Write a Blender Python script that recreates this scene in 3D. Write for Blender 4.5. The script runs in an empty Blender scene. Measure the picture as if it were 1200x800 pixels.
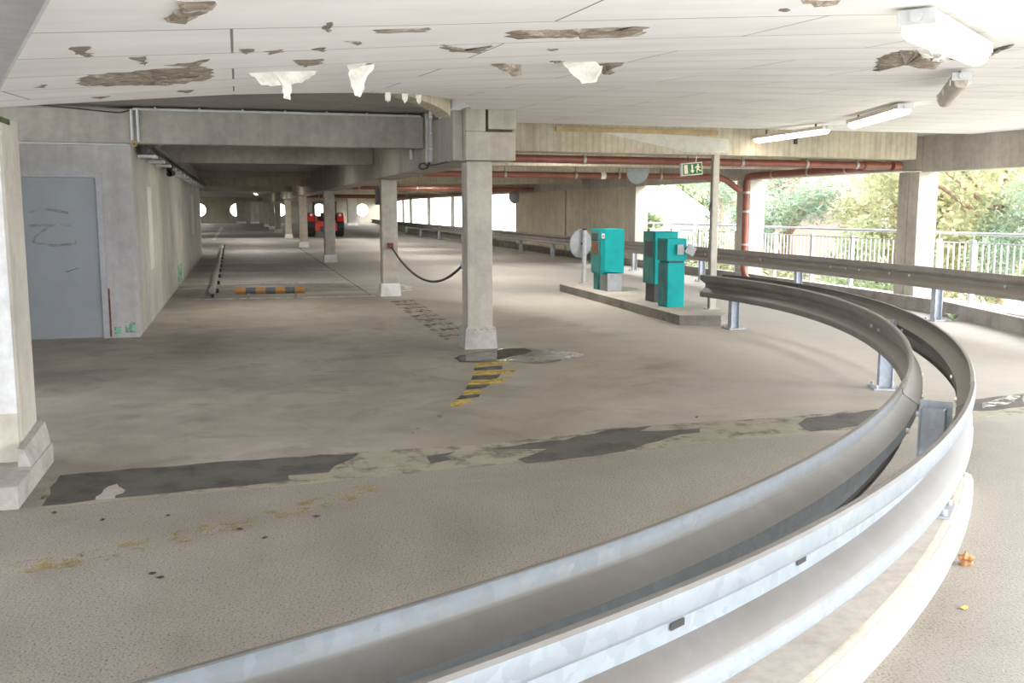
import bpy, bmesh, math, random
from math import sin, cos, radians as R, pi, hypot, atan2, degrees
from mathutils import Vector, Matrix
random.seed(7)
S = bpy.context.scene
COL = S.collection

# ------------------------------------------------------------------ materials
def newmat(name):
    m = bpy.data.materials.new(name); m.use_nodes = True
    nt = m.node_tree; b = nt.nodes['Principled BSDF']
    return m, nt, b
def N(nt, t, **kw):
    n = nt.nodes.new(t)
    for k, v in kw.items():
        if k in n.inputs: n.inputs[k].default_value = v
        else: setattr(n, k, v)
    return n
def ramp(nt, fac, stops):
    r = nt.nodes.new('ShaderNodeValToRGB'); e = r.color_ramp.elements
    while len(e) < len(stops): e.new(0.5)
    for i, (p, c) in enumerate(stops):
        e[i].position = p; e[i].color = (*c, 1) if len(c) == 3 else c
    nt.links.new(fac, r.inputs[0]); return r
def mixc(nt, fac, a, b, mode='MIX'):
    m = nt.nodes.new('ShaderNodeMix'); m.data_type = 'RGBA'; m.blend_type = mode
    for v, s in ((fac, m.inputs[0]), (a, m.inputs[6]), (b, m.inputs[7])):
        if hasattr(v, 'is_output'): nt.links.new(v, s)
        elif isinstance(v, (int, float)): s.default_value = v
        else: s.default_value = (*v, 1)
    return m.outputs[2]
def math_(nt, op, a, b=0.0, clamp=False):
    m = nt.nodes.new('ShaderNodeMath'); m.operation = op; m.use_clamp = clamp
    for v, s in ((a, m.inputs[0]), (b, m.inputs[1])):
        if hasattr(v, 'is_output'): nt.links.new(v, s)
        else: s.default_value = v
    return m.outputs[0]
def pos(nt, scale=(1, 1, 1), rot=(0, 0, 0)):
    g = nt.nodes.new('ShaderNodeNewGeometry')
    mp = nt.nodes.new('ShaderNodeMapping'); mp.inputs['Scale'].default_value = scale; mp.inputs['Rotation'].default_value = rot
    nt.links.new(g.outputs['Position'], mp.inputs[0]); return mp.outputs[0]
def noise(nt, vec, scale, detail=4, rough=.55, dist=0):
    n = nt.nodes.new('ShaderNodeTexNoise'); n.inputs['Scale'].default_value = scale
    n.inputs['Detail'].default_value = detail; n.inputs['Roughness'].default_value = rough; n.inputs['Distortion'].default_value = dist
    nt.links.new(vec, n.inputs['Vector']); return n.outputs['Fac']
def bump(nt, b, h, strength=.3, dist=.01):
    n = nt.nodes.new('ShaderNodeBump'); n.inputs['Strength'].default_value = strength; n.inputs['Distance'].default_value = dist
    nt.links.new(h, n.inputs['Height']); nt.links.new(n.outputs[0], b.inputs['Normal'])

def concrete(name, c, dark=.62, stain=None, rough=.85, streak=True, sc=1.0, boards=0):
    m, nt, b = newmat(name)
    p = pos(nt)
    n1 = noise(nt, p, .9 * sc, 6, .6); n2 = noise(nt, p, 9 * sc, 5, .65)
    d = tuple(x * dark for x in c); l = tuple(min(1, x * 1.12) for x in c)
    col = ramp(nt, n1, [(.3, d), (.52, c), (.75, l)]).outputs[0]
    g = ramp(nt, n2, [(.3, (.84, .84, .84)), (.65, (1.04, 1.04, 1.04))]).outputs[0]
    col = mixc(nt, 1.0, col, g, 'MULTIPLY')
    if streak:
        v = noise(nt, pos(nt, (5, 5, .35)), 1.3, 4, .6)
        s = ramp(nt, v, [(.36, tuple(x * .72 for x in (stain or (1, 1, 1)))), (.56, (1, 1, 1))]).outputs[0]
        col = mixc(nt, .38, col, s, 'MULTIPLY')
    if boards:
        w = nt.nodes.new('ShaderNodeTexWave'); w.bands_direction = 'X'; w.inputs['Scale'].default_value = boards; w.inputs['Distortion'].default_value = 1.2; w.inputs['Detail'].default_value = 2
        nt.links.new(pos(nt, (1, 1, .05)), w.inputs['Vector'])
        s = ramp(nt, w.outputs['Fac'], [(.0, (.86, .84, .8)), (.35, (1, 1, 1))]).outputs[0]
        col = mixc(nt, .8, col, s, 'MULTIPLY')
    nt.links.new(col, b.inputs['Base Color']); b.inputs['Roughness'].default_value = rough
    bump(nt, b, noise(nt, p, 40 * sc, 4, .6), .25, .004)
    return m
def plain(name, c, rough=.5, metal=0, var=.12, sc=12, spec=None):
    m, nt, b = newmat(name)
    n = noise(nt, pos(nt), sc, 4, .6)
    col = ramp(nt, n, [(.3, tuple(x * (1 - var) for x in c)), (.7, tuple(min(1, x * (1 + var)) for x in c))]).outputs[0]
    nt.links.new(col, b.inputs['Base Color']); b.inputs['Roughness'].default_value = rough; b.inputs['Metallic'].default_value = metal
    if spec is not None: b.inputs['Specular IOR Level'].default_value = spec
    return m
def galv(name, c, dust, dustamt=.9, rough=.42, metal=.55, grime=None):
    m, nt, b = newmat(name)
    p = pos(nt)
    vo = nt.nodes.new('ShaderNodeTexVoronoi'); vo.inputs['Scale'].default_value = 26
    nt.links.new(mixvec(nt, p, 7), vo.inputs['Vector'])
    sp = ramp(nt, vo.outputs['Color'], [(0, tuple(x * .86 for x in c)), (.6, c), (.93, tuple(min(1, x * 1.1) for x in c)), (1, tuple(min(1, x * 1.35) for x in c))]).outputs[0]
    n = noise(nt, p, 3.5, 5, .6)
    col = mixc(nt, ramp(nt, n, [(.35, (0, 0, 0)), (.75, (.35, .35, .35))]).outputs[0], sp, tuple(x * .7 for x in c))
    if grime:
        col = mixc(nt, ramp(nt, noise(nt, pos(nt, (1, 1, 3)), 2.2, 5, .65), [(.35, (.15, .15, .15)), (.7, (.85, .85, .85))]).outputs[0], col, grime)
    g = nt.nodes.new('ShaderNodeNewGeometry'); sx = nt.nodes.new('ShaderNodeSeparateXYZ'); nt.links.new(g.outputs['Normal'], sx.inputs[0])
    f = ramp(nt, sx.outputs['Z'], [(.12, (0, 0, 0)), (.42, (dustamt,) * 3)]).outputs[0]
    f = math_(nt, 'MULTIPLY', f, ramp(nt, n, [(.2, (.75, .75, .75)), (.6, (1, 1, 1))]).outputs[0])
    col = mixc(nt, f, col, dust)
    nt.links.new(col, b.inputs['Base Color'])
    b.inputs['Roughness'].default_value = rough
    nt.links.new(math_(nt, 'MULTIPLY', math_(nt, 'SUBTRACT', 1.0, f), metal), b.inputs['Metallic'])
    return m
def mixvec(nt, p, s):
    n = nt.nodes.new('ShaderNodeTexNoise'); n.inputs['Scale'].default_value = s; nt.links.new(p, n.inputs['Vector'])
    a = nt.nodes.new('ShaderNodeVectorMath'); a.operation = 'SCALE'; a.inputs['Scale'].default_value = .12; nt.links.new(n.outputs['Color'], a.inputs[0])
    c = nt.nodes.new('ShaderNodeVectorMath'); c.operation = 'ADD'; nt.links.new(p, c.inputs[0]); nt.links.new(a.outputs[0], c.inputs[1])
    return c.outputs[0]
def emis(name, c, s):
    m, nt, b = newmat(name); b.inputs['Emission Color'].default_value = (*c, 1); b.inputs['Emission Strength'].default_value = s
    b.inputs['Base Color'].default_value = (.9, .9, .88, 1); return m
def worn(name, c, lo=.42, hi=.58, sc=9, rough=.8):
    """paint worn away in blotches"""
    m, nt, b = newmat(name)
    n = noise(nt, pos(nt), sc, 6, .7)
    col = ramp(nt, noise(nt, pos(nt), 5, 4), [(.3, tuple(x * .75 for x in c)), (.7, c)]).outputs[0]
    nt.links.new(col, b.inputs['Base Color']); b.inputs['Roughness'].default_value = rough
    a = ramp(nt, n, [(lo, (0, 0, 0)), (hi, (1, 1, 1))]).outputs[0]
    nt.links.new(a, b.inputs['Alpha']); return m

CX, CY = -4.65, 12.05
def floor_mat():
    m, nt, b = newmat('floor_concrete')
    p = pos(nt)
    g = nt.nodes.new('ShaderNodeNewGeometry'); s = nt.nodes.new('ShaderNodeSeparateXYZ'); nt.links.new(g.outputs['Position'], s.inputs[0])
    X, Y = s.outputs['X'], s.outputs['Y']
    n1 = noise(nt, p, .45, 6, .62, .4); n2 = noise(nt, p, 3.2, 6, .62); n3 = noise(nt, p, 70, 3, .6); n4 = noise(nt, p, 1.4, 5, .7, 1.2)
    deck = ramp(nt, n1, [(.3, (0.205, 0.185, 0.162)), (.5, (0.327, 0.297, 0.260)), (.72, (0.424, 0.388, 0.342))]).outputs[0]
    deck = mixc(nt, 1.0, deck, ramp(nt, n2, [(.3, (.78, .77, .76)), (.62, (1.06, 1.05, 1.04))]).outputs[0], 'MULTIPLY')
    deck = mixc(nt, 1.0, deck, ramp(nt, n4, [(.28, (.7, .68, .66)), (.48, (1, 1, 1))]).outputs[0], 'MULTIPLY')
    # radius from the turning centre
    dx = math_(nt, 'ADD', X, -CX); dy = math_(nt, 'ADD', Y, -CY)
    rad = math_(nt, 'SQRT', math_(nt, 'ADD', math_(nt, 'MULTIPLY', dx, dx), math_(nt, 'MULTIPLY', dy, dy)))
    rad = math_(nt, 'ADD', rad, math_(nt, 'MULTIPLY', math_(nt, 'SUBTRACT', n1, .5), 1.2))
    # pale dust swept against the curved barrier
    mr = nt.nodes.new('ShaderNodeMapRange'); mr.interpolation_type = 'SMOOTHSTEP'
    mr.inputs[1].default_value = 9.0; mr.inputs[2].default_value = 9.75; nt.links.new(rad, mr.inputs[0])
    fy = nt.nodes.new('ShaderNodeMapRange'); fy.inputs[1].default_value = 6.6; fy.inputs[2].default_value = 7.6; nt.links.new(Y, fy.inputs[0])
    fo = math_(nt, 'MULTIPLY', mr.outputs[0], fy.outputs[0])
    deck = mixc(nt, math_(nt, 'MULTIPLY', fo, .6), deck, mixc(nt, n2, (0.425, 0.385, 0.340), (0.489, 0.456, 0.414)))
    # tyre-polished band in the lane
    ba = nt.nodes.new('ShaderNodeMapRange'); ba.interpolation_type = 'SMOOTHSTEP'; ba.inputs[1].default_value = .9; ba.inputs[2].default_value = 0
    nt.links.new(math_(nt, 'ABSOLUTE', math_(nt, 'SUBTRACT', rad, 8.5)), ba.inputs[0])
    deck = mixc(nt, math_(nt, 'MULTIPLY', ba.outputs[0], .5), deck, (.24,.195,.15))
    # dark oil and tyre marks across the parking bays
    bays = nt.nodes.new('ShaderNodeMapRange'); bays.inputs[1].default_value = 17; bays.inputs[2].default_value = 20; nt.links.new(Y, bays.inputs[0])
    bx = nt.nodes.new('ShaderNodeMapRange'); bx.inputs[1].default_value = 2.9; bx.inputs[2].default_value = 2.1; nt.links.new(X, bx.inputs[0])
    oil = ramp(nt, noise(nt, pos(nt, (.5, .8, 1)), .8, 4, .6), [(.36, (0, 0, 0)), (.56, (.9, .9, .9))]).outputs[0]
    deck = mixc(nt, math_(nt, 'MULTIPLY', math_(nt, 'MULTIPLY', bays.outputs[0], bx.outputs[0]), oil), deck, (.13,.12,.11))
    # the ramp in front of the joint: coarse, pitted concrete
    rampc = ramp(nt, n1, [(.3, (0.226, 0.203, 0.177)), (.5, (0.292, 0.265, 0.234)), (.7, (0.349, 0.319, 0.288))]).outputs[0]
    rampc = mixc(nt, 1.0, rampc, ramp(nt, n2, [(.3, (.88, .87, .86)), (.62, (1.05, 1.05, 1.05))]).outputs[0], 'MULTIPLY')
    sp = noise(nt, p, 95, 3, .6)
    rampc = mixc(nt, 1.0, rampc, ramp(nt, sp, [(.33, (.3, .28, .26)), (.45, (1, 1, 1)), (.6, (1, 1, 1)), (.72, (1.25, 1.23, 1.2))]).outputs[0], 'MULTIPLY')
    wv = nt.nodes.new('ShaderNodeTexWave'); wv.inputs['Scale'].default_value = 16; wv.inputs['Distortion'].default_value = 7; wv.inputs['Detail'].default_value = 3
    nt.links.new(pos(nt, (1, 1, 1), (0, 0, .25)), wv.inputs['Vector'])
    rampc = mixc(nt, .35, rampc, ramp(nt, wv.outputs['Fac'], [(.1, (.82, .82, .82)), (.5, (1.05, 1.05, 1.05))]).outputs[0], 'MULTIPLY')
    rm = nt.nodes.new('ShaderNodeMapRange'); rm.inputs[1].default_value = 11.45; rm.inputs[2].default_value = 11.0; nt.links.new(rad, rm.inputs[0])
    # pale clean concrete on the outer lane
    outer = nt.nodes.new('ShaderNodeMapRange'); outer.inputs[1].default_value = 11.2; outer.inputs[2].default_value = 11.8; nt.links.new(rad, outer.inputs[0])
    rampc = mixc(nt, math_(nt, 'MULTIPLY', outer.outputs[0], .75), rampc, (0.295, 0.277, 0.259))
    deck = mixc(nt, math_(nt, 'MULTIPLY', outer.outputs[0], .6), deck, (0.305, 0.288, 0.269))
    # unseen floor behind the camera, made pale to bounce light onto the ceiling
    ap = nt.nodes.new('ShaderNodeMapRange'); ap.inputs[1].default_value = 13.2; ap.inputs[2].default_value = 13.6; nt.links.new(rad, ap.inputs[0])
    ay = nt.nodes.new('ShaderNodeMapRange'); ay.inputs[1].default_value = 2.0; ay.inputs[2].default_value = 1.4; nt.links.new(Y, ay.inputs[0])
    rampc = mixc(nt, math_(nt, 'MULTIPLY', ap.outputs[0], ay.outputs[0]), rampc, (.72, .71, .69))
    fr = nt.nodes.new('ShaderNodeMapRange'); fr.inputs[1].default_value = 6.12; fr.inputs[2].default_value = 6.02; nt.links.new(Y, fr.inputs[0])
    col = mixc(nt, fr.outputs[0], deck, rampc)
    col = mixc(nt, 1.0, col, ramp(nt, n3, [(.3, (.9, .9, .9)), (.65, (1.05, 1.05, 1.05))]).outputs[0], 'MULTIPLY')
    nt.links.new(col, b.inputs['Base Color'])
    nt.links.new(ramp(nt, n2, [(.3, (.55, .55, .55)), (.6, (.8, .8, .8))]).outputs[0], b.inputs['Roughness'])
    h = math_(nt, 'ADD', math_(nt, 'MULTIPLY', sp, fr.outputs[0]), math_(nt, 'MULTIPLY', n3, .25))
    bump(nt, b, h, .5, .008)
    return m
def ceil_mat():
    m, nt, b = newmat('ceiling_panels')
    br = nt.nodes.new('ShaderNodeTexBrick'); br.offset = .5
    for k, v in (('Color1', (.91, .905, .90, 1)), ('Color2', (.875, .87, .865, 1)), ('Mortar', (.24, .22, .21, 1)), ('Scale', 1.0), ('Mortar Size', .0055), ('Mortar Smooth', .4), ('Brick Width', 2.0), ('Row Height', .62)):
        br.inputs[k].default_value = v
    nt.links.new(pos(nt), br.inputs['Vector'])
    n = noise(nt, pos(nt, (1, 3, 1)), 1.1, 5, .6)
    col = mixc(nt, 1.0, br.outputs['Color'], ramp(nt, n, [(.3, (.9, .89, .88)), (.6, (1, 1, 1))]).outputs[0], 'MULTIPLY')
    n2 = noise(nt, pos(nt, (1, 6, 1)), 2.3, 5, .7)
    col = mixc(nt, ramp(nt, n2, [(.68, (0, 0, 0)), (.8, (.3, .3, .3))]).outputs[0], col, (.55, .49, .42))
    nt.links.new(col, b.inputs['Base Color']); b.inputs['Roughness'].default_value = .8
    bump(nt, b, br.outputs['Fac'], -.4, .01)
    return m

M = {}
M['floor'] = floor_mat(); M['ceil'] = ceil_mat()
M['panelm'] = concrete('bare_panel_concrete', (.60, .545, .44), .78, (.96, .94, .9), sc=.6)
M['conc'] = concrete('concrete_pillar_grey', (.44, .405, .355), .7, (.9, .86, .8))
M['concw'] = concrete('concrete_wall_tan', (.40, .365, .30), .74, (.92, .88, .8), sc=.7)
M['beam'] = concrete('concrete_beam_grey', (.35, .325, .295), .72, (.95, .93, .9))
M['beamt'] = concrete('concrete_beam_tan', (.53, .475, .375), .78, (.86, .78, .66), boards=3.2)
M['fac'] = concrete('facade_concrete', (.50, .465, .41), .76, (.95, .92, .88))
M['lwall'] = concrete('wall_painted_grey', (.47, .455, .455), .85, (.97, .96, .95), sc=.8)
M['lwalls'] = concrete('wall_side_plaster', (.43, .415, .365), .72, (.9, .88, .82), sc=.9)
M['white'] = concrete('white_wash', (.66, .66, .67), .9, (.97, .96, .95), sc=2)
M['plinth'] = concrete('plinth_concrete', (.40, .375, .35), .62, None, sc=3, streak=False)
M['plinthw'] = concrete('plinth_pale', (.66, .645, .63), .75, None, sc=4, streak=False)
M['kerb'] = concrete('kerb_concrete', (.40, .372, .345), .8, None, sc=2, streak=False)
M['kerbw'] = concrete('kerb_white', (.60, .565, .50), .8, (.95, .9, .8), sc=2)
M['island'] = concrete('island_concrete', (.40, .365, .32), .75, None, sc=1.5, streak=False)
M['islandf'] = concrete('island_edge', (.27, .25, .22), .6, None, sc=2, streak=False)
M['slab'] = concrete('slab_soffit', (.40, .38, .355), .75, None, sc=.6, streak=False)
M['galv'] = galv('galvanised_bright', (.235, .265, .295), (.10, .088, .078), .92, .5, .3)
M['galvd'] = galv('galvanised_weathered', (.22, .215, .205), (.20, .178, .152), .85, .5, .4, (.12, .11, .1))
M['galvp'] = galv('galvanised_post', (.42, .46, .53), (.34, .31, .28), .6, .5, .4)
M['galvs'] = galv('galvanised_straight', (.31, .30, .29), (.24, .21, .18), .9, .5, .3, (.2, .18, .16))
M['steel'] = plain('grey_steel', (.42, .43, .45), .45, .5)
M['bolt'] = plain('bright_bolt', (.75, .75, .74), .3, .7)
M['pipe'] = plain('red_brown_pipe', (.23, .075, .05), .42, 0, .2, 6)
M['clamp'] = plain('pipe_clamp', (.45, .4, .36), .5, .4)
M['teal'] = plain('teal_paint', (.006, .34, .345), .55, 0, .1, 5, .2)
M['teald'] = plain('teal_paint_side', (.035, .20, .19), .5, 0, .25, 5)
M['pedg'] = plain('grey_pedestal', (.33, .34, .36), .55, .1)
M['dark'] = plain('dark_rubber', (.02, .02, .02), .7)
M['darkg'] = plain('dark_grey', (.06, .06, .065), .6)
M['discb'] = plain('mirror_back', (.24, .25, .265), .5, .2)
M['glass'] = plain('mirror_glass', (.5, .55, .58), .1, .9)
M['cond'] = plain('conduit_grey', (.55, .56, .58), .5, .2)
M['lampb'] = plain('lamp_housing', (.62, .56, .5), .6)
M['lampd'] = plain('lamp_dirty', (.5, .46, .41), .6, 0, .3, 30)
M['lampon'] = emis('lamp_lit', (1, .93, .8), 3.2)
M['green'] = plain('sign_green', (.012, .16, .06), .4, 0, .03)
M['cream'] = plain('sign_cream', (.85, .82, .55), .4, 0, .03)
M['fib'] = concrete('torn_fibre', (.36, .30, .24), .5, None, sc=8, streak=False)
m_, nt_, b_ = newmat('torn_board_fibre'); p_ = pos(nt_, (2, 5, 2))
c_ = ramp(nt_, noise(nt_, p_, 6, 6, .7, .6), [(.32, (.13, .1, .075)), (.5, (.27, .22, .175)), (.61, (.4, .35, .3)), (.68, (.75, .73, .7))]).outputs[0]
nt_.links.new(c_, b_.inputs['Base Color']); b_.inputs['Roughness'].default_value = .95; bump(nt_, b_, noise(nt_, pos(nt_), 45, 4, .7), .8, .01); M['fib'] = m_
M['flap'] = concrete('torn_skin', (.78, .75, .70), .6, None, sc=7, streak=False)
M['asph'] = concrete('asphalt_patch', (.10, .094, .086), .45, None, sc=4.5, streak=False)
M['tan'] = worn('tan_sealant', (.34, .315, .25), .3, .5, 4)
M['yel'] = worn('yellow_paint', (.56, .39, .07), .34, .52, 11)
M['yelf'] = worn('yellow_faded', (.46, .36, .13), .5, .8, 8)
M['blk'] = worn('black_paint', (.095, .087, .078), .32, .52, 11)
M['blkf'] = worn('black_faded', (.16, .145, .13), .45, .65, 9)
M['wht'] = worn('white_line', (.72, .71, .67), .3, .55, 7)
M['whtf'] = worn('white_wet', (.75, .75, .74), .42, .62, 8)
M['red'] = plain('tractor_red', (.62, .03, .02), .4)
M['redb'] = plain('socket_red', (.25, .03, .025), .45)
M['oran'] = plain('bar_orange', (.30, .15, .03), .5, 0, .25, 20)
M['bargr'] = plain('bar_bluegrey', (.06, .07, .085), .5, 0, .25, 20)
M['barrail'] = plain('rail_dull_steel', (.24, .22, .2), .6, .2, .3)
M['door'] = plain('door_grey', (.30, .32, .345), .5, 0, .05, 4)
M['frame'] = plain('door_frame_grey', (.40, .40, .425), .5)
M['rust'] = plain('rust', (.16, .07, .035), .9, 0, .5, 20)
M['mint'] = worn('mint_paint', (.25, .55, .38), .42, .56, 7)
M['tag'] = worn('spray_yellow', (.40, .375, .29), .36, .75, 6)
M['tagw'] = worn('spray_pale', (.6, .56, .48), .42, .6, 12)
M['plaster'] = concrete('plaster_patch', (.56, .545, .49), .9, None, streak=False)
M['moss'] = concrete('moss', (.07, .085, .03), .4, None, sc=9, streak=False)
M['joint'] = plain('joint_dark', (.03, .028, .025), .9)
M['wood'] = concrete('wood_board', (.46, .34, .19), .7, None, sc=3, streak=False)
M['hand'] = plain('rail_galvanised', (.5, .52, .55), .4, .5)
M['balu'] = plain('baluster_pale', (.78, .79, .78), .5, .1)
M['hwhite'] = plain('house_white', (.85, .85, .86), .8)
M['hpink'] = plain('house_wall', (.42, .35, .31), .8)
M['roof'] = plain('roof_red', (.5, .2, .14), .8, 0, .15, 4)
M['bark'] = plain('bark', (.3, .2, .15), .9, 0, .3, 8)
M['pave'] = concrete('outside_pavement', (.60, .58, .54), .8, None, streak=False, sc=.5)
M['earth'] = concrete('outside_ground', (.33, .33, .24), .7, None, streak=False, sc=.5)
M['leafdead'] = plain('dead_leaf', (.05, .035, .025), .8)
M['stone'] = plain('crumpled_leaf', (.42, .22, .1), .8, 0, .3, 60)
M['leafy'] = plain('yellow_leaf', (.6, .36, .1), .8)
M['label'] = plain('sticker_white', (.8, .76, .74), .5)
M['wire'] = plain('cable_black', (.03, .028, .027), .6)
def leafmat(name, cols):
    m, nt, b = newmat(name)
    w = nt.nodes.new('ShaderNodeTexWhiteNoise'); 
    n = noise(nt, pos(nt), .7, 4, .7); n2 = noise(nt, pos(nt), 7, 3, .7)
    f = math_(nt, 'ADD', math_(nt, 'MULTIPLY', n, .6), math_(nt, 'MULTIPLY', n2, .4))
    k = len(cols); col = ramp(nt, f, [(.3 + .4 * i / (k - 1), c) for i, c in enumerate(cols)]).outputs[0]
    nt.links.new(col, b.inputs['Base Color']); b.inputs['Roughness'].default_value = .6
    t = nt.nodes.new('ShaderNodeBsdfTranslucent'); nt.links.new(col, t.inputs[0])
    ms = nt.nodes.new('ShaderNodeMixShader'); ms.inputs[0].default_value = .35
    nt.links.new(b.outputs[0], ms.inputs[1]); nt.links.new(t.outputs[0], ms.inputs[2])
    nt.links.new(ms.outputs[0], nt.nodes['Material Output'].inputs['Surface']); return m
M['lf_a'] = leafmat('leaves_autumn', [(0.183, 0.224, 0.117), (0.329, 0.354, 0.198), (0.457, 0.424, 0.261), (0.566, 0.415, 0.234)])
M['lf_g'] = leafmat('leaves_green', [(0.119, 0.173, 0.090), (0.229, 0.294, 0.163), (0.348, 0.397, 0.234), (0.457, 0.432, 0.324)])
M['lf_p'] = leafmat('needles_pine', [(0.128, 0.199, 0.135), (0.229, 0.311, 0.225), (0.348, 0.415, 0.306), (0.457, 0.449, 0.343)])

# ------------------------------------------------------------------ mesh helpers
class MB:
    def __init__(s): s.v = []; s.f = []
    def add(s, vs, fs):
        o = len(s.v); s.v += [tuple(v) for v in vs]; s.f += [tuple(i + o for i in f) for f in fs]; return s
    def box(s, x0, x1, y0, y1, z0, z1, c=0, mat=None):
        """box with edges chamfered by c"""
        if c <= 0:
            vs = [(x, y, z) for z in (z0, z1) for x, y in ((x0, y0), (x1, y0), (x1, y1), (x0, y1))]
            fs = [(3, 2, 1, 0), (4, 5, 6, 7), (0, 1, 5, 4), (1, 2, 6, 5), (2, 3, 7, 6), (3, 0, 4, 7)]
        else:
            bm = bmesh.new(); bmesh.ops.create_cube(bm, size=1)
            for v in bm.verts: v.co = Vector((x0 + (v.co.x + .5) * (x1 - x0), y0 + (v.co.y + .5) * (y1 - y0), z0 + (v.co.z + .5) * (z1 - z0)))
            bmesh.ops.bevel(bm, geom=bm.edges[:], offset=c, segments=2, affect='EDGES', profile=.6)
            bm.verts.index_update(); vs = [v.co[:] for v in bm.verts]; fs = [[v.index for v in f.verts] for f in bm.faces]; bm.free()
        if mat is not None: vs = [(mat @ Vector(v))[:] for v in vs]
        return s.add(vs, fs)
    def tube(s, pts, r, n=10, caps=True):
        pts = [Vector(p) for p in pts]; rs = r if isinstance(r, (list, tuple)) else [r] * len(pts)
        vs = []; up = None
        for i, p in enumerate(pts):
            t = (pts[min(i + 1, len(pts) - 1)] - pts[max(i - 1, 0)]).normalized()
            if up is None: up = Vector((0, 0, 1)) if abs(t.z) < .9 else Vector((1, 0, 0))
            a = t.cross(up).normalized(); bb = a.cross(t).normalized(); up = bb
            vs += [p + (a * cos(2 * pi * k / n) + bb * sin(2 * pi * k / n)) * rs[i] for k in range(n)]
        fs = []
        for i in range(len(pts) - 1):
            for k in range(n):
                fs.append((i * n + k, i * n + (k + 1) % n, (i + 1) * n + (k + 1) % n, (i + 1) * n + k))
        if caps: fs.append(tuple(range(n - 1, -1, -1))); fs.append(tuple((len(pts) - 1) * n + k for k in range(n)))
        return s.add(vs, fs)
    def prism(s, poly, z0, z1):
        n = len(poly)
        vs = [(x, y, z0) for x, y in poly] + [(x, y, z1) for x, y in poly]
        fs = [tuple(range(n - 1, -1, -1)), tuple(range(n, 2 * n))] + [(i, (i + 1) % n, n + (i + 1) % n, n + i) for i in range(n)]
        return s.add(vs, fs)
    def cyl(s, c, axis, r, h, n=20, r2=None):
        c = Vector(c); a = Vector(axis).normalized()
        return s.tube([c, c + a * h], [r, r if r2 is None else r2], n)
    def build(s, name, mat, parent=None, smooth=None):
        me = bpy.data.meshes.new(name); me.from_pydata(s.v, [], s.f); me.update()
        bm = bmesh.new(); bm.from_mesh(me); bmesh.ops.recalc_face_normals(bm, faces=bm.faces[:]); bm.to_mesh(me); bm.free()
        o = bpy.data.objects.new(name, me); COL.objects.link(o)
        if mat: me.materials.append(M[mat] if isinstance(mat, str) else mat)
        if smooth:
            for p in me.polygons: p.use_smooth = True
            me.set_sharp_from_angle(angle=R(smooth))
        if parent:
            o.parent = parent; o.matrix_parent_inverse = Matrix.Translation(-parent.location) if parent.type == 'EMPTY' and not any(parent.rotation_euler) else parent.matrix_basis.inverted()
        return o
def empty(name, loc, label, cat, group=None):
    o = bpy.data.objects.new(name, None); COL.objects.link(o); o.location = loc; o.empty_display_size = .1
    o['label'] = label; o['category'] = cat
    if group: o['group'] = group
    return o
def tag(o, label, cat, group=None, kind=None):
    o['label'] = label; o['category'] = cat
    if group: o['group'] = group
    if kind: o['kind'] = kind
    return o
def struct(o): o['kind'] = 'structure'; return o
def interp(x, xs, ys):
    if x <= xs[0]: return ys[0]
    for i in range(len(xs) - 1):
        if x <= xs[i + 1]:
            t = (x - xs[i]) / (xs[i + 1] - xs[i]); return ys[i] + t * (ys[i + 1] - ys[i])
    return ys[-1]
TT = [-110, -75, -66, -60, -48, -36.5, -28, -18, -8, 0, 10, 90]; TZ = [2.0, 2.0, 2.08, 2.16, 2.35, 2.50, 2.59, 2.66, 2.71, 2.74, 2.76, 2.76]
def cz(x, y): return interp(degrees(atan2(y - CY, x - CX)), TT, TZ)
def pol(th, r, z=0): return (CX + r * cos(R(th)), CY + r * sin(R(th)), z)

# ------------------------------------------------------------------ setting
FX = 11.0                                   # inner face of the outer (right) facade
fl = MB()
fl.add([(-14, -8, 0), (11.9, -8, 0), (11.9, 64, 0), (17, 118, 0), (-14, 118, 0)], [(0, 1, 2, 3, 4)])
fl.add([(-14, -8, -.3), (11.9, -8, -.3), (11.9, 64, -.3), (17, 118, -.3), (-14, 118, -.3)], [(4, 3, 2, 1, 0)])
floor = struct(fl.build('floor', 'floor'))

def jag(poly, amp=.02, seg=.12):
    out = []
    for i, p in enumerate(poly):
        q = poly[(i + 1) % len(poly)]; n = max(1, int(hypot(q[0] - p[0], q[1] - p[1]) / seg))
        for k in range(n):
            t = k / n; j = amp if k else 0
            out.append((p[0] + (q[0] - p[0]) * t + random.uniform(-j, j), p[1] + (q[1] - p[1]) * t + random.uniform(-j, j)))
    return out
def decal(name, poly, mat, z, jit=0, parent=floor, seg=.12):
    p = jag(poly, jit, seg) if jit else poly
    return MB().prism(p, z - .0015, z).build(name, mat, parent)
BAND=[(-1.114,5.607),(-0.515,5.687),(0.535,5.741),(1.088,5.807),(1.656,5.863),(2.072,5.837),(2.532,5.944),(2.993,5.991),(3.779,6.150),(4.647,6.113),(5.939,6.266),(6.577,6.956),(5.114,6.740),(4.030,6.628),(3.310,6.636),(2.582,6.625),(1.572,6.384),(0.601,6.406),(-0.566,6.348),(-1.129,6.201)]
D1=[(-1.084,5.650),(-0.804,5.704),(-0.539,5.714),(0.238,5.804),(0.235,5.927),(0.476,5.931),(0.526,6.078),(0.655,6.235),(0.708,6.358),(0.209,6.382),(-0.537,6.335),(-1.097,6.296)]
D2=[(1.540,6.255),(1.756,6.282),(2.145,6.356),(2.565,6.579),(2.911,6.617),(2.756,6.476),(3.209,6.431),(3.153,6.316),(2.886,6.244),(2.507,5.988),(2.149,5.879),(1.708,5.828),(1.677,5.929),(1.946,6.143)]
D3=[(1.126,6.162),(1.329,6.229),(1.248,6.128),(1.269,6.042),(1.119,5.968)]
D4=[(4.172,6.556),(5.181,6.722),(4.710,6.248),(3.943,6.133),(3.993,6.385)]
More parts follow.
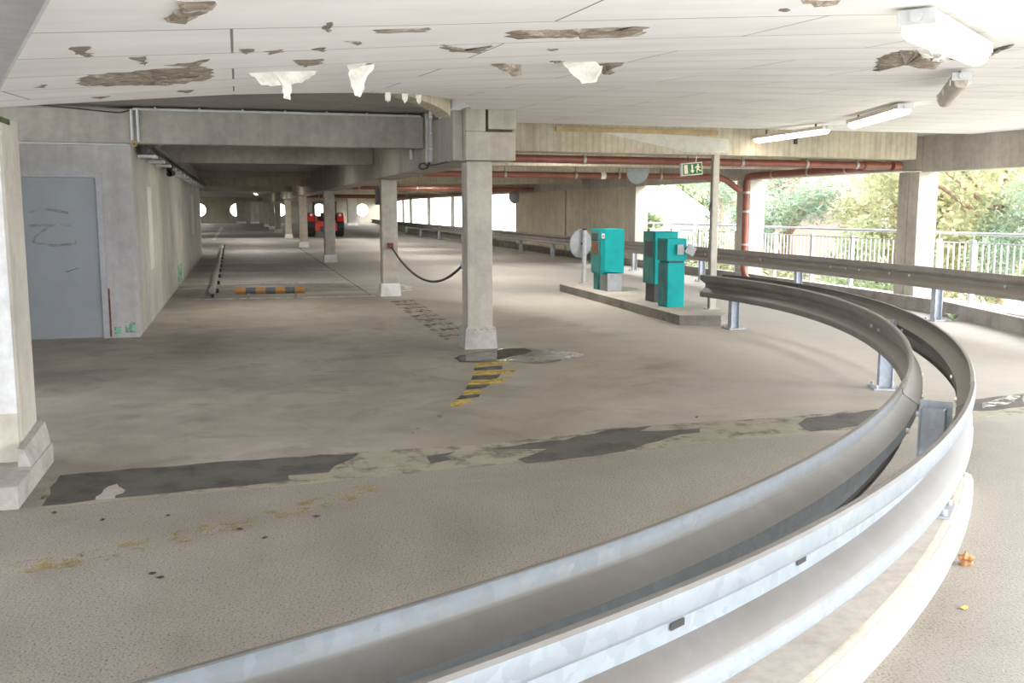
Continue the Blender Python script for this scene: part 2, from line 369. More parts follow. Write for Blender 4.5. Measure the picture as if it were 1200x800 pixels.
DW=[(5.745,6.826),(6.516,6.890),(6.120,6.462),(5.661,6.412),(5.544,6.514)]
decal('sealant_strip', BAND, 'tan', .003, .012)
for d in (D1, D2, D3, D4, DW): decal('asphalt_patch', d, 'asph', .005, .025)
decal('sealant_strip', [(5.75, 6.5), (6.1, 6.6), (6.5, 6.9), (6.35, 6.88), (5.9, 6.68)], 'whtf', .0065, .02)
HAZ = [('yel',[(2.324,9.873),(2.679,9.955),(2.691,9.795),(2.272,9.655)]),('blk',[(2.260,9.602),(2.573,9.663),(2.500,9.424),(2.215,9.426)]),('yel',[(2.201,9.366),(2.632,9.387),(2.552,9.163),(2.140,9.152)]),('blk',[(2.130,9.125),(2.418,9.148),(2.312,8.905),(2.064,8.914)]),('yel',[(2.044,8.862),(2.473,8.939),(2.257,8.662),(1.974,8.666)]),('blk',[(1.969,8.640),(2.189,8.653),(2.069,8.460),(1.905,8.444)]),('yel',[(1.881,8.382),(2.055,8.403),(1.968,8.206),(1.828,8.212)]),('blk',[(1.800,8.170),(1.979,8.186),(1.925,8.055),(1.721,8.001)]),('yel',[(1.702,7.960),(1.872,7.991),(1.687,7.724),(1.613,7.745)]),('yelf',[(1.428,7.413),(1.518,7.523),(1.473,7.368),(1.374,7.203)]),('yelf',[(1.300,7.161),(1.398,7.259),(1.155,6.847),(1.132,6.854)])]
for m, p in HAZ: decal('hazard_stripe', p, m, .004, .008, seg=.06)
k = 0; y = 11.75
while y < 16.9:
    xc = 2.62 + (y - 11.7) * .02
    decal('hazard_stripe', [(xc - .22, y), (xc + .22, y + .12), (xc + .22, y + .36), (xc - .22, y + .24)], ('yelf', 'blkf')[k % 2], .004, .01, seg=.08); y += .30; k += 1
YL=[(-1.111,4.636),(-1.065,4.666),(-0.737,4.721),(-0.178,5.009),(0.375,5.307),(0.713,5.560)]
for i in range(len(YL) - 1):
    a, b_ = YL[i], YL[i + 1]; dx, dy = b_[0] - a[0], b_[1] - a[1]; L = hypot(dx, dy); nx, ny = -dy / L * .09, dx / L * .09
    decal('lane_line', [(a[0] - nx, a[1] - ny), (b_[0] - nx, b_[1] - ny), (b_[0] + nx, b_[1] + ny), (a[0] + nx, a[1] + ny)], 'yelf', .003, .01)
for yy in (18.3, 22.0, 25.7, 30.5, 33.9, 37.6):
    decal('bay_line', [(-.9, yy), (2.4, yy - .12), (2.4, yy - .02), (-.9, yy + .1)], 'wht', .003)
decal('bay_line', [(-1.35, 54), (-1.2, 54), (-1.3, 93), (-1.6, 93)], 'wht', .003)
decal('floor_joint', [(2.33, 18.4), (2.355, 18.4), (2.415, 42), (2.36, 42)], 'blkf', .003)
AR = [(3.05, 18.95), (3.3, 19.35), (3.45, 20.2), (3.3, 21.2), (3.15, 21.1), (3.28, 20.2), (3.15, 19.5), (2.95, 19.1)]
decal('lane_arrow', AR, 'wht', .003)

decal('sealant_strip', [(-.82, 5.70), (-.72, 5.70), (-.68, 5.85), (-.74, 6.0), (-.80, 5.9)], 'kerb', .0062, .015, seg=.05)
# helical ceiling over the ramp (underside of the ramp above), a slab 0.25 thick
def redge(th): return interp(th, [-66, -60, -50, -40, -25, -12, 0], [6.85, 6.9, 6.95, 7.05, 7.2, 7.3, 7.3])
ce = MB(); NT, NR = 120, 30; vs = []; vt = []
for i in range(NT + 1):
    u = i / NT
    for j in range(NR + 1):
        w = j / NR
        th0 = -100 + u * 100
        r0 = redge(th0); r1 = min((FX - .02 - CX) / max(.2, cos(R(min(th0 + 5, 0)))), 15.8)
        r = r0 + w * (r1 - r0)
        tmax = degrees(math.asin((12.98 - CY) / r)); th = -100 + u * (100 + tmax)
        x, y, _ = pol(th, r); x = min(x, FX - .02)
        z = cz(x, y); vs.append((x, y, z)); vt.append((x, y, z + .25))
n = NR + 1; fs = []; o = len(vs)
for i in range(NT):
    for j in range(NR):
        a = i * n + j; fs.append((a, a + 1, a + n + 1, a + n)); fs.append((o + a, o + a + n, o + a + n + 1, o + a + 1))
for i in range(NT):
    a = i * n; fs.append((a, a + n, o + a + n, o + a)); a = i * n + NR; fs.append((a, o + a, o + a + n, a + n))
for j in range(NR):
    fs.append((j, o + j, o + j + 1, j + 1)); a = NT * n + j; fs.append((a, a + 1, o + a + 1, o + a))
ce.add(vs + vt, fs)
ceiling = struct(ce.build('ceiling', 'ceil'))
for p in ceiling.data.polygons: p.use_smooth = True
ceiling.data.set_sharp_from_angle(angle=R(30))

def torn(name, poly, mat, t=.012, jit=.018, seg=.05):
    """ragged patch of broken board clinging under the ceiling skin"""
    p = jag(poly, jit, seg); n = len(p)
    cxm = sum(a for a, _ in p) / n; cym = sum(b for _, b in p) / n
    vs = []; rings = (1.0, .8, .45)
    for k, s_ in enumerate(rings):
        for (x, y) in p:
            xx, yy = cxm + (x - cxm) * s_, cym + (y - cym) * s_
            vs.append((xx, yy, cz(xx, yy) + .004 - (0, t, t * 1.2)[k] * random.uniform(.6, 1.3)))
    vs.append((cxm, cym, cz(cxm, cym) - t))
    fs = []
    for k in range(2):
        for i in range(n): fs.append((k * n + i, k * n + (i + 1) % n, (k + 1) * n + (i + 1) % n, (k + 1) * n + i))
    for i in range(n): fs.append((2 * n + i, 2 * n + (i + 1) % n, 3 * n))
    return MB().add(vs, fs).build(name, mat, ceiling)
TORN = [[(-0.178,2.875),(-0.119,2.715),(-0.126,2.588),(-0.033,2.594),(-0.046,2.722),(-0.083,2.861),(-0.123,2.934),(-0.160,2.929)],
[(-0.670,4.587),(-0.568,4.326),(-0.344,4.217),(-0.080,4.172),(-0.086,4.835),(-0.344,5.112),(-0.528,4.922),(-0.681,4.817)],
[(0.914,3.496),(0.907,3.315),(1.123,3.323),(1.406,3.293),(1.502,3.502),(1.437,3.551),(1.226,3.530),(0.994,3.517)],
[(3.434,4.829),(3.259,4.399),(3.490,4.523),(3.849,4.936),(4.002,5.031),(4.521,5.721),(4.349,5.628),(4.007,5.319),(3.956,5.528),(4.122,5.850)],
[(3.827,4.767),(4.007,4.692),(3.719,4.153),(4.014,4.614),(4.297,5.076),(4.072,5.070)],
[(1.652,2.725),(1.806,2.738),(1.791,2.805)],[(1.805,4.966),(1.984,4.938),(1.956,5.069),(2.274,5.916),(1.983,5.340)]]
for p in TORN: torn('torn_patch', p, 'fib', .014, .026, .04)
SM = [[(-0.487,3.403),(-0.425,3.403),(-0.478,3.752),(-0.474,3.542),(-0.506,3.614)],[(-0.355,3.746),(-0.288,3.721),(-0.320,4.055),(-0.321,3.831)],[(-0.275,4.072),(-0.131,3.963),(-0.073,3.880),(-0.142,4.240),(-0.211,4.119)],[(0.218,4.056),(0.351,4.058),(0.361,4.322),(0.303,4.434)],[(0.101,3.694),(0.177,3.642),(0.167,3.760),(0.123,3.792)],[(0.268,3.673),(0.324,3.628),(0.328,3.795)],[(-0.295,5.649),(-0.202,5.684),(-0.252,6.0)],[(-0.745,5.737),(-0.625,5.736),(-0.718,5.979)],[(0.018,3.604),(0.070,3.6),(0.047,3.752)],[(0.266,2.998),(0.285,2.983),(0.297,3.231)],[(-0.858,4.831),(-0.766,4.697),(-0.801,4.837)],[(0.541,4.374),(0.590,4.370),(0.635,4.709),(0.606,4.798)],[(0.721,3.667),(0.789,3.738),(0.883,3.961),(0.979,4.019),(0.974,3.766),(1.005,4.125),(0.848,4.017)],[(1.491,4.665),(1.595,4.760),(1.595,4.850)],[(1.251,3.994),(1.313,4.014),(1.309,4.097)],[(0.355,3.438),(0.428,3.486),(0.426,3.599)],[(1.689,2.903),(1.714,2.893),(1.749,2.973)],[(0.413,3.182),(0.612,3.154),(0.636,3.281),(0.566,3.206),(0.429,3.265)]]
for p in SM: torn('torn_patch', p, 'fib', .007, .022, .035)
torn('torn_patch', [(3.346,4.404),(3.508,4.383),(3.938,4.940),(3.849,4.936)], 'flap', .022, .02)
def flap(pts, mat='flap'):
    """strip of skin hanging from the ceiling: (x, y, drop) outline, 4 mm thick"""
    out = []
    for i, (x, y, d) in enumerate(pts):
        x2, y2, d2 = pts[(i + 1) % len(pts)]; m_ = 1 if d == 0 and d2 == 0 else 4
        for k in range(m_):
            f = k / m_; j = .006 if k else 0
            out.append((x + (x2 - x) * f + random.uniform(-j, j), y + (y2 - y) * f + random.uniform(-j, j), d + (d2 - d) * f + random.uniform(-j, j)))
    pts = out; vs = []
    for x, y, d in pts: vs.append((x, y, cz(x, y) + .004 - d))
    for x, y, d in pts: vs.append((x + .003, y + .005, cz(x, y) + .004 - d))
    n = len(pts); fs = [tuple(range(n)), tuple(range(2 * n - 1, n - 1, -1))] + [(i, (i + 1) % n, n + (i + 1) % n, n + i) for i in range(n)]
    return MB().add(vs, fs).build('hanging_flap', mat, ceiling)
flap([(.062, 4.64, 0), (.17, 4.62, 0), (.381, 4.72, 0), (.33, 4.68, .04), (.25, 4.66, .062), (.245, 4.65, .125), (.215, 4.65, .12), (.21, 4.65, .062), (.12, 4.64, .058)])
flap([(.48, 4.44, 0), (.545, 4.38, 0), (.60, 4.45, .01), (.56, 4.45, .07), (.535, 4.44, .14), (.51, 4.44, .13), (.49, 4.44, .06)])
flap([(1.2, 4.75, 0), (1.26, 4.73, 0), (1.40, 4.9, .0), (1.41, 4.93, .06), (1.35, 4.9, .055), (1.26, 4.8, .03)], 'fib')
flap([(1.61, 4.86, 0), (1.75, 4.83, 0), (1.86, 4.95, .02), (1.83, 4.96, .1), (1.74, 4.93, .11), (1.66, 4.9, .05)])
for x, y in ((1.14, 7.87), (1.33, 8.2), (1.50, 8.5)):
    flap([(x, y, -.002), (x + .05, y + .01, -.002), (x + .045, y + .012, .06), (x + .025, y + .01, .085), (x + .005, y + .008, .055)])

# deck slab above the parking hall (soffit 2.85) and the slab beyond the beams
sl = MB(); sl.box(-6.5, 2.9, 12.4, 34.3, 2.86, 3.1)
arc = [pol(t, 6.55) for t in range(-66, -5, 3)]
sl.prism([(a[0], a[1]) for a in arc] + [(2.5, 12.39), (-4, 12.39)], 2.861, 3.1)
struct(sl.build('ceiling.001', 'slab'))
s2 = MB(); s2.box(-6.5, 16.5, 34.8, 118, 2.74, 3.0); s2.box(2.92, FX + .3, 13.5, 34.8, 2.80, 3.05); s2.box(-6.5, 2.39, 34.32, 34.8, 2.66, 3.0)
struct(s2.build('ceiling.002', 'slab'))
struct(MB().box(-8, 3.2, 5.2, 36, 3.2, 3.45).build('ceiling_leak_cover', 'slab'))  # unseen roof slab added to stop sky light leaking through the ring gap
struct(MB().box(2.72, FX + .34, 12.4, 14.2, 3.06, 3.3).build('ceiling_slit_cover', 'slab'))  # unseen cap added above the ramp beam to close a light slit
# curved downstand on the deck edge
fa = MB(); vs = []
ths = [(-52 + i * 1.5) for i in range(29)]
for t in ths:
    for r, z in ((6.56, 2.6), (6.72, 2.6), (6.72, 2.84), (6.56, 2.84)): vs.append(pol(t, r + .33 * max(0, (t + 52) / 42), min(z, cz(*pol(t, 6.9)[:2]) + .3) if z > 2.7 else z))
fs = []
for i in range(len(ths) - 1):
    for k in range(4): fs.append((i * 4 + k, i * 4 + (k + 1) % 4, (i + 1) * 4 + (k + 1) % 4, (i + 1) * 4 + k))
fs += [(0, 1, 2, 3), tuple((len(ths) - 1) * 4 + k for k in (3, 2, 1, 0))]
fa.add(vs, fs); tag(fa.build('ring_beam', 'beamt', None, 40), 'curved concrete edge beam bowing under the broken white ceiling towards the front pillar', 'beam')

# left box walls + door
wl = MB(); wl.box(-1.55, -1.25, 13.42, 35.6, 0, 2.855)
wall_left = struct(wl.build('wall_left', 'lwalls'))
wf = MB(); wf.box(-1.60, -1.25, 13.1, 13.41, 0, 2.395); wf.box(-6.4, -2.62, 13.1, 13.41, 0, 2.395); wf.box(-2.62, -1.60, 13.1, 13.41, 2.05, 2.395)
wall_front = struct(wf.build('wall_front', 'lwall'))
d = bpy.data.objects.new('door_1', None); COL.objects.link(d); d.location = (-2.1, 13.15, 0); struct(d)
f = MB(); f.box(-2.62, -2.56, 13.09, 13.3, 0, 2.05); f.box(-1.67, -1.60, 13.075, 13.3, 0, 2.05); f.box(-2.56, -1.67, 13.075, 13.3, 1.985, 2.05)
f.build('door_frame', 'frame', d)
MB().box(-2.555, -1.675, 13.11, 13.16, .012, 1.98, .004).build('door_leaf', 'door', d)
zs = [[(-2.45, 1.56), (-2.25, 1.60), (-2.0, 1.555)], [(-2.45, 1.40), (-2.1, 1.41), (-1.98, 1.40)], [(-2.2, 1.41), (-2.38, 1.28), (-2.42, 1.2)], [(-2.42, 1.2), (-2.2, 1.16), (-1.95, 1.175), (-1.93, 1.21)]]
g = MB()
for st in zs:
    for i in range(len(st) - 1):
        (xa, za), (xb, zb) = st[i], st[i + 1]; L = hypot(xb - xa, zb - za); nx, nz = -(zb - za) / L * .014, (xb - xa) / L * .014
        g.add([(xa - nx, 13.1085, za - nz), (xb - nx, 13.1085, zb - nz), (xb + nx, 13.1085, zb + nz), (xa + nx, 13.1085, za + nz)], [(0, 1, 2, 3)])
g.build('spray_scribble', 'tag', d)
MB().add([(-2.06, 13.108, .83), (-1.92, 13.108, .88), (-1.92, 13.108, .885), (-2.06, 13.108, .84)], [(0, 1, 2, 3)]).build('scratch', 'darkg', d)
MB().box(-1.598, -1.578, 13.085, 13.099, .02, .62).build('rust_strip', 'rust', wall_front)
for (x0, x1, z0, z1) in ((-1.42, -1.30, .06, .2), (-1.55, -1.47, .05, .14)):
    MB().box(x0, x1, 13.096, 13.0995, z0, z1).build('paint_patch', 'mint', wall_front)
MB().box(-1.2495, -1.247, 21.5, 23.0, .02, .42).build('paint_patch', 'mint', wall_left)
MB().box(-1.2495, -1.247, 15.1, 15.75, .72, 1.92).build('plaster_patch', 'plaster', wall_left)
MB().box(-1.2495, -1.247, 28.6, 30.2, .9, 2.0).build('plaster_patch', 'plaster', wall_left)
struct(MB().box(-2.95, -2.65, 9.2, 13.09, 0, 2.39).build('wall_left_light_screen', 'lwall'))  # unseen wall stub, placed to keep light off the door
# far left wall of the hall and back wall with round windows
struct(MB().box(-6.5, -6.2, 35.6, 117, 0, 2.74).build('wall_left.001', 'concw'))
struct(MB().box(-6.2, -1.56, 35.3, 35.6, 0, 2.74).build('wall_left.002', 'lwalls'))
bw = MB(); bw.box(-6.5, 16.5, 117, 117.35, 0, 2.745)
wall_back = struct(bw.build('wall_back', 'concw'))
WIN = [-4.2, -.15, 4.65, 9.1, 14.1]
for i, x in enumerate(WIN):
    cut = MB().cyl((x, 116.8, 1.5), (0, 1, 0), .76, .9, 40).build('cut', None)
    md = wall_back.modifiers.new('b', 'BOOLEAN'); md.operation = 'DIFFERENCE'; md.object = cut; md.solver = 'EXACT'
    bpy.context.view_layer.objects.active = wall_back; bpy.context.view_layer.update()
    dg = bpy.context.evaluated_depsgraph_get(); nm = bpy.data.meshes.new_from_object(wall_back.evaluated_get(dg))
    wall_back.modifiers.clear(); wall_back.data = nm; bpy.data.objects.remove(cut)
    ring = MB(); nn = 40; vs = []
    for k in range(nn):
        a = 2 * pi * k / nn
        for r, yy in ((.755, 116.96), (.71, 116.96), (.71, 117.3), (.755, 117.3)): vs.append((x + r * cos(a), yy, 1.5 + r * sin(a)))
    fs = []
    for k in range(nn):
        for q in range(4): fs.append((k * 4 + q, k * 4 + (q + 1) % 4, ((k + 1) % nn) * 4 + (q + 1) % 4, ((k + 1) % nn) * 4 + q))
    struct(ring.add(vs, fs).build('window_%d' % (i + 1), 'fac', None, 40))
if not wall_back.data.materials: wall_back.data.materials.append(M['concw'])

# right facade: columns, lintels, wall panels, upstand
def facx(y): return FX if y < 66 else FX + (y - 66) * .09
li = MB(); li.box(FX, FX + .32, 14.17, 66, 2.25, 2.80); li.add([(FX, 66, 2.25), (FX + .32, 66, 2.25), (FX + 4.91, 117, 2.25), (FX + 4.59, 117, 2.25), (FX, 66, 2.74), (FX + .32, 66, 2.74), (FX + 4.91, 117, 2.74), (FX + 4.59, 117, 2.74)], [(3, 2, 1, 0), (4, 5, 6, 7), (0, 1, 5, 4), (1, 2, 6, 5), (2, 3, 7, 6), (3, 0, 4, 7)])
struct(li.build('wall_right', 'fac'))
rb = MB(); rb.box(FX, FX + .34, 6.0, 14.155, 2.21, 2.9)
struct(rb.build('wall_right.001', 'fac'))
pn = MB(); pn.box(FX + .03, FX + .28, 26.95, 32.75, 0, 2.249); pn.box(FX + .03, FX + .28, 32.95, 39.3, 0, 2.249); pn.box(FX + .1, FX + .25, 32.75, 32.95, 0, 2.249)
panel = struct(pn.build('wall_right.002', 'panelm'))
rnd = random.Random(3); sg = MB()
for k in range(7):
    y0 = 31.9 - k * .42; z0 = 1.35 + .02 * k
    pts = [(y0 + rnd.uniform(-.05, .05), z0 + rnd.uniform(.15, .33)), (y0 - .1, z0), (y0 - .22, z0 + rnd.uniform(.05, .2)), (y0 - .3, z0 + rnd.uniform(0, .25))]
    for i in range(3):
        (ya, za), (yb, zb) = pts[i], pts[i + 1]
        sg.add([(FX + .0285, ya, za), (FX + .0285, yb, zb), (FX + .0285, yb, zb + .045), (FX + .0285, ya, za + .045)], [(0, 1, 2, 3)])
sg.build('spray_scribble', 'tagw', panel)
up = MB(); UP = [(8.6, 8.0), (9.25, 9.2), (9.69, 10.3), (10.05, 11.6), (10.35, 12.7), (10.5, 14.5), (10.62, 17), (10.68, 20), (10.76, 26), (10.8, 40), (10.8, 66)]
vs = []
def upstand(pts, t, z1):
    vs = []; n = len(pts)
    for x, y in pts: vs += [(x, y, 0), (x + t, y + .02, 0), (x + t, y + .02, z1), (x, y, z1)]
    fs = []
    for i in range(n - 1):
        for k in range(4): fs.append((i * 4 + k, i * 4 + (k + 1) % 4, (i + 1) * 4 + (k + 1) % 4, (i + 1) * 4 + k))
    fs += [(0, 1, 2, 3), tuple((n - 1) * 4 + k for k in (3, 2, 1, 0))]
    return vs, fs
upo = MB().add(*upstand(UP, .14, .19)).build('kerb_upstand', 'kerb'); tag(upo, 'low concrete upstand kerb running along the outer edge below the balcony railings', 'kerb')
upc = MB().add(*upstand([(x - .012, y) for x, y in UP], .03, .205)).build('edge_strip', 'plinth', upo)
# far part: taller parapet below the openings
pa = MB(); pa.box(FX, FX + .2, 39.32, 66, 0, .36); pa.add([(FX, 66, 0), (FX + .2, 66, 0), (FX + 4.8, 117, 0), (FX + 4.6, 117, 0), (FX, 66, .36), (FX + .2, 66, .36), (FX + 4.8, 117, .36), (FX + 4.6, 117, .36)], [(3, 2, 1, 0), (4, 5, 6, 7), (0, 1, 5, 4), (1, 2, 6, 5), (2, 3, 7, 6), (3, 0, 4, 7)])
struct(pa.build('wall_right.003', 'concw'))

# ------------------------------------------------------------------ pillars
def pillar(x, y, w, label, top=2.14, ph=.235, m='conc', pm='plinthw', pw=.03, d=None, group=None):
    d = d or w
    t = empty('concrete_pillar', (x, y, 0), label, 'pillar', group)
    MB().box(x - w / 2, x + w / 2, y - d / 2, y + d / 2, 0, top - .002, .018).build('shaft', m, t)
    q = MB(); a, b_ = w / 2 + pw, d / 2 + pw
    vs = []
    for z, k in ((0, .012), (ph - .03, 0), (ph, -.012)):
        for i, (sx, sy) in enumerate(((-1, -1), (1, -1), (1, 1), (-1, 1))): vs.append((x + sx * (a + k), y + sy * (b_ + k), z))
    q.add(vs, [(3, 2, 1, 0), (8, 9, 10, 11)] + [(l * 4 + k, l * 4 + (k + 1) % 4, l * 4 + 4 + (k + 1) % 4, l * 4 + 4 + k) for l in (0, 1) for k in range(4)])
    q.build('plinth', pm, t)
    return t
P1 = pillar(2.65, 11.10, .30, 'nearest free-standing concrete pillar with a puddle and hazard stripes at its foot', pm='plinth', ph=.25)
for i in range(5): MB().cyl((2.5 + i * .075, 10.915, .225), (0, -1, 0), .006, .006, 8).build('rivet', 'darkg', P1)
P2 = pillar(2.68, 18.28, .29, 'second concrete pillar carrying the red socket box and the drooping cable')
P3 = pillar(2.65, 30.35, .32, 'concrete pillar standing right in front of the red tractor')
pillar(2.62, 42.4, .33, 'concrete pillar just left of the red tractor')
pillar(2.66, 56.0, .34, 'fifth concrete pillar of the middle row, left of the tractor tyre', m='concw')
pillar(2.62, 70.0, .4, 'sixth concrete pillar of the middle row, in front of the third round window', m='concw')
pillar(2.6, 82.2, .45, 'seventh concrete pillar of the middle row, narrow with pale foot', m='concw')
pillar(2.55, 93.6, .5, 'last concrete pillar of the middle row, farthest from the viewer', m='concw')
pillar(.3, 115.6, 1.0, 'wide dark pillar beside the second round window at the back wall', top=2.73, m='beam')
pillar(1.75, 113.8, .9, 'wide pale pillar by the back wall right of the second round window', top=2.73, m='fac')
pillar(10.9, 99, .9, 'pale pillar near the back right between two round windows', top=2.73, m='fac')
pillar(9.9, 106, 1.1, 'dark tan pillar at the back right behind the tractor cab', top=2.73, m='concw')
# left foreground pier
t = empty('concrete_pier', (-1.8, 6.12, 0), 'big white-faced concrete pier at the left edge with a broken stepped foot', 'pillar')
MB().box(-2.4, -1.27, 6.2, 6.65, 0, 2.12, .012).build('shaft', 'fac', t)
MB().box(-2.39, -1.285, 6.184, 6.199, .42, 2.10).build('white_coat', 'white', t)
MB().box(-2.39, -1.285, 6.186, 6.199, .131, .42).build('grey_base_coat', 'fac', t)
MB().box(-2.5, -1.19, 5.62, 6.68, 0, .13, .012).build('lower_foot', 'plinth', t)
q = MB(); q.add([(-1.27, 6.05, .13), (-1.2, 6.05, .13), (-1.2, 6.66, .13), (-1.27, 6.66, .13), (-1.27, 6.05, .24), (-1.235, 6.05, .23), (-1.225, 6.66, .27), (-1.27, 6.66, .28)], [(3, 2, 1, 0), (4, 5, 6, 7), (0, 1, 5, 4), (1, 2, 6, 5), (2, 3, 7, 6), (3, 0, 4, 7)])
q.build('upper_foot', 'plinth', t)
MB().box(-1.5, -1.262, 6.17, 6.4, 2.085, 2.115).build('moss', 'moss', t)
# steel channel under the ceiling at the upper left
t = empty('steel_channel', (-1, 4.5, 2.1), 'galvanised steel channel hung under the ceiling at the upper left corner', 'channel')
a = Vector((-1.25, 5.66)); b2 = Vector((-.21, 1.60)); dr = (b2 - a).normalized(); nr = Vector((dr.y, -dr.x))
def strip(o0, o1, zl, zh):
    vs = []
    for p in (a, b2):
        zc = 2.10 if p is a else 2.035
        for o_, z in ((o0, zl), (o1, zl), (o1, zh), (o0, zh)): q = p + nr * o_; vs.append((q.x, q.y, zc + z))
    return vs, [(0, 1, 2, 3), (7, 6, 5, 4), (0, 4, 5, 1), (1, 5, 6, 2), (2, 6, 7, 3), (3, 7, 4, 0)]
MB().add(*strip(0, .16, -.05, -.042)).build('web', 'steel', t)
MB().add(*strip(-.008, 0, -.05, .0)).build('flange', 'cond', t)
MB().add(*strip(.16, .168, -.05, .0)).build('flange', 'cond', t)
MB().add(*strip(.17, .5, -.06, -.03)).build('cover_board', 'beam', t)

# facade columns
def fcol(y0, y1, label, groove=False, w=.36, x=FX):
    t = empty('facade_pillar', (x + w / 2, (y0 + y1) / 2, 0), label, 'pillar')
    ym = (y0 + y1) / 2
    if groove:
        MB().box(x - .02, x + w, y0, ym - .012, 0, 2.22, .01).build('shaft', 'fac', t); MB().box(x - .02, x + w, ym + .012, y1, 0, 2.22, .01).build('shaft', 'fac', t)
        MB().box(x + .01, x + w - .02, ym - .011, ym + .011, 0, 2.21).build('joint_filler', 'beam', t)
    else: MB().box(x - .02, x + w, y0, y1, 0, 2.24, .01).build('shaft', 'fac', t)
    return t
fcol(14.19, 14.72, 'pale double facade pillar with a joint, right of the pipe ends', True)
fcol(19.85, 20.45, 'pale facade pillar directly right of the red downpipe')
fcol(26.42, 26.94, 'pale facade pillar at the right end of the bare concrete wall panel')
for y_, l in ((45.7, 'slim facade post hidden mostly behind the nearest pillar'), (52.1, 'first slim facade post left of the nearest pillar'), (59.0, 'second slim facade post left of the nearest pillar'), (65.5, 'third slim facade post left of the nearest pillar'), (72, 'slim facade post just right of the second pillar'), (84.5, 'slim facade post at the far end beside the last round window')):
    t = empty('facade_post', (facx(y_) + .1, y_, .36), l, 'post'); x = facx(y_)
    MB().box(x + .03, x + .2, y_ - .1, y_ + .1, .361, 2.245, .008).build('shaft', 'fac', t); MB().box(x + .02, x + .21, y_ - .13, y_ + .13, .361, .40, .005).build('foot_plate', 'steel', t)

# ------------------------------------------------------------------ beams
def bar(name, p0, p1, w, z0, z1, mat, label, c=.012):
    p0, p1 = Vector(p0), Vector(p1); d = (p1 - p0); L = d.length; an = atan2(d.y, d.x)
    mt = Matrix.Translation((p0.x, p0.y, 0)) @ Matrix.Rotation(an, 4, 'Z')
    return tag(MB().box(0, L, 0, w, z0, z1, c, mt).build(name, mat), label, 'beam')
bar('cross_beam', (-6.4, 13.1), (2.41, 13.1), .30, 2.40, 2.81, 'beam', 'front concrete cross beam over the grey door, with a conduit along its top edge')
bar('cross_beam', (-1.24, 18.2), (2.41, 18.2), .30, 2.40, 2.81, 'beam', 'second concrete cross beam, just behind the front one')
bar('cross_beam', (-1.24, 35.7), (2.41, 35.7), .4, 2.40, 2.735, 'beamt', 'tan concrete cross beam in the middle depth of the hall')
for i_, (y_, w_) in enumerate(((24.5, 'first'), (31.0, 'second'), (37.5, 'third'), (44.0, 'fourth'), (50.5, 'fifth'))):  # beams added to hide the fill tubes behind them
    bar('cross_beam', (2.92, y_), (10.97, y_), .36, 2.41, 2.735 if y_ > 34 else 2.795, 'beamt', w_ + ' added pale cross beam behind the tan one, between the pillar row and the right facade')
bar('cross_beam', (-6.1, 46.5), (2.41, 46.5), .4, 2.40, 2.735, 'beam', 'thin dark cross beam in front of the lit ceiling tube')
bar('cross_beam', (-6.1, 101), (16, 101), .5, 2.38, 2.735, 'concw', 'farthest dark cross beam above the round windows')
gd = empty('main_girder', (2.65, 22, 2.15), 'long grey main girder running over the row of pillars into the depth', 'beam')
MB().box(2.42, 2.88, 11.34, 13.0, 2.142, 2.70, .008).build('front_nose', 'beam', gd); MB().box(2.42, 2.88, 13.002, 34.2, 2.142, 2.855, .012).build('front_length', 'beam', gd)
MB().box(2.40, 2.88, 34.22, 100.9, 2.142, 2.735, .012).build('rear_length', 'concw', gd)
# head of the first pillar
hd = empty('pillar_head', (2.7, 11.1, 2.14), 'stepped concrete corbel block on top of the nearest pillar, with mossy joint', 'corbel')
MB().box(2.47, 2.70, 10.86, 11.33, 2.46, 2.72, .01).build('upper_block', 'conc', hd)
MB().box(2.47, 3.05, 10.86, 11.33, 2.142, 2.46, .014).build('corbel', 'conc', hd)
MB().box(2.35, 2.468, 10.98, 11.33, 2.142, 2.70, .008).build('side_block', 'beam', hd)
MB().box(2.72, 3.02, 10.9, 11.3, 2.461, 2.485).build('moss_line', 'moss', hd)
MB().box(2.701, 2.727, 10.88, 11.3, 2.461, 2.71).build('joint_gap', 'joint', hd)
tag(MB().box(2.73, 3.06, 10.86, 11.33, 2.487, 2.705, .012).build('beam_stub', 'conc'), 'short pinkish concrete beam end seated on the corbel with moss under it', 'beam')
rbm = bar('ramp_beam', (2.90, 13.02), (10.42, 13.56), .34, 2.385, 2.80, 'beamt', 'streaked tan concrete beam spanning from the nearest pillar to the facade above the machines')
ledge = bar('ramp_beam', (2.92, 17.75), (10.95, 17.75), .36, 2.40, 2.795, 'beamt', 'tan cross beam behind the red pipe, left of the exit sign')
mt = Matrix.Translation((2.90, 13.02, 0)) @ Matrix.Rotation(atan2(.54, 7.52), 4, 'Z')
MB().box(1.35, 3.9, -.03, -.003, 2.665, 2.735, .004, mt).build('timber_board', 'wood', rbm)
MB().add([(mt @ Vector(v))[:] for v in ((1.9, -.012, 2.69), (3.4, -.012, 2.42), (4.1, -.012, 2.42), (4.1, -.012, 2.62), (3.2, -.012, 2.66))], [(0, 1, 2, 3, 4)]).build('plaster_patch', 'plaster', rbm)
MB().cyl(mt @ Vector((5.25, -.02, 2.66)), (0, 0, -1), .03, .09, 10).build('hook', 'darkg', rbm)
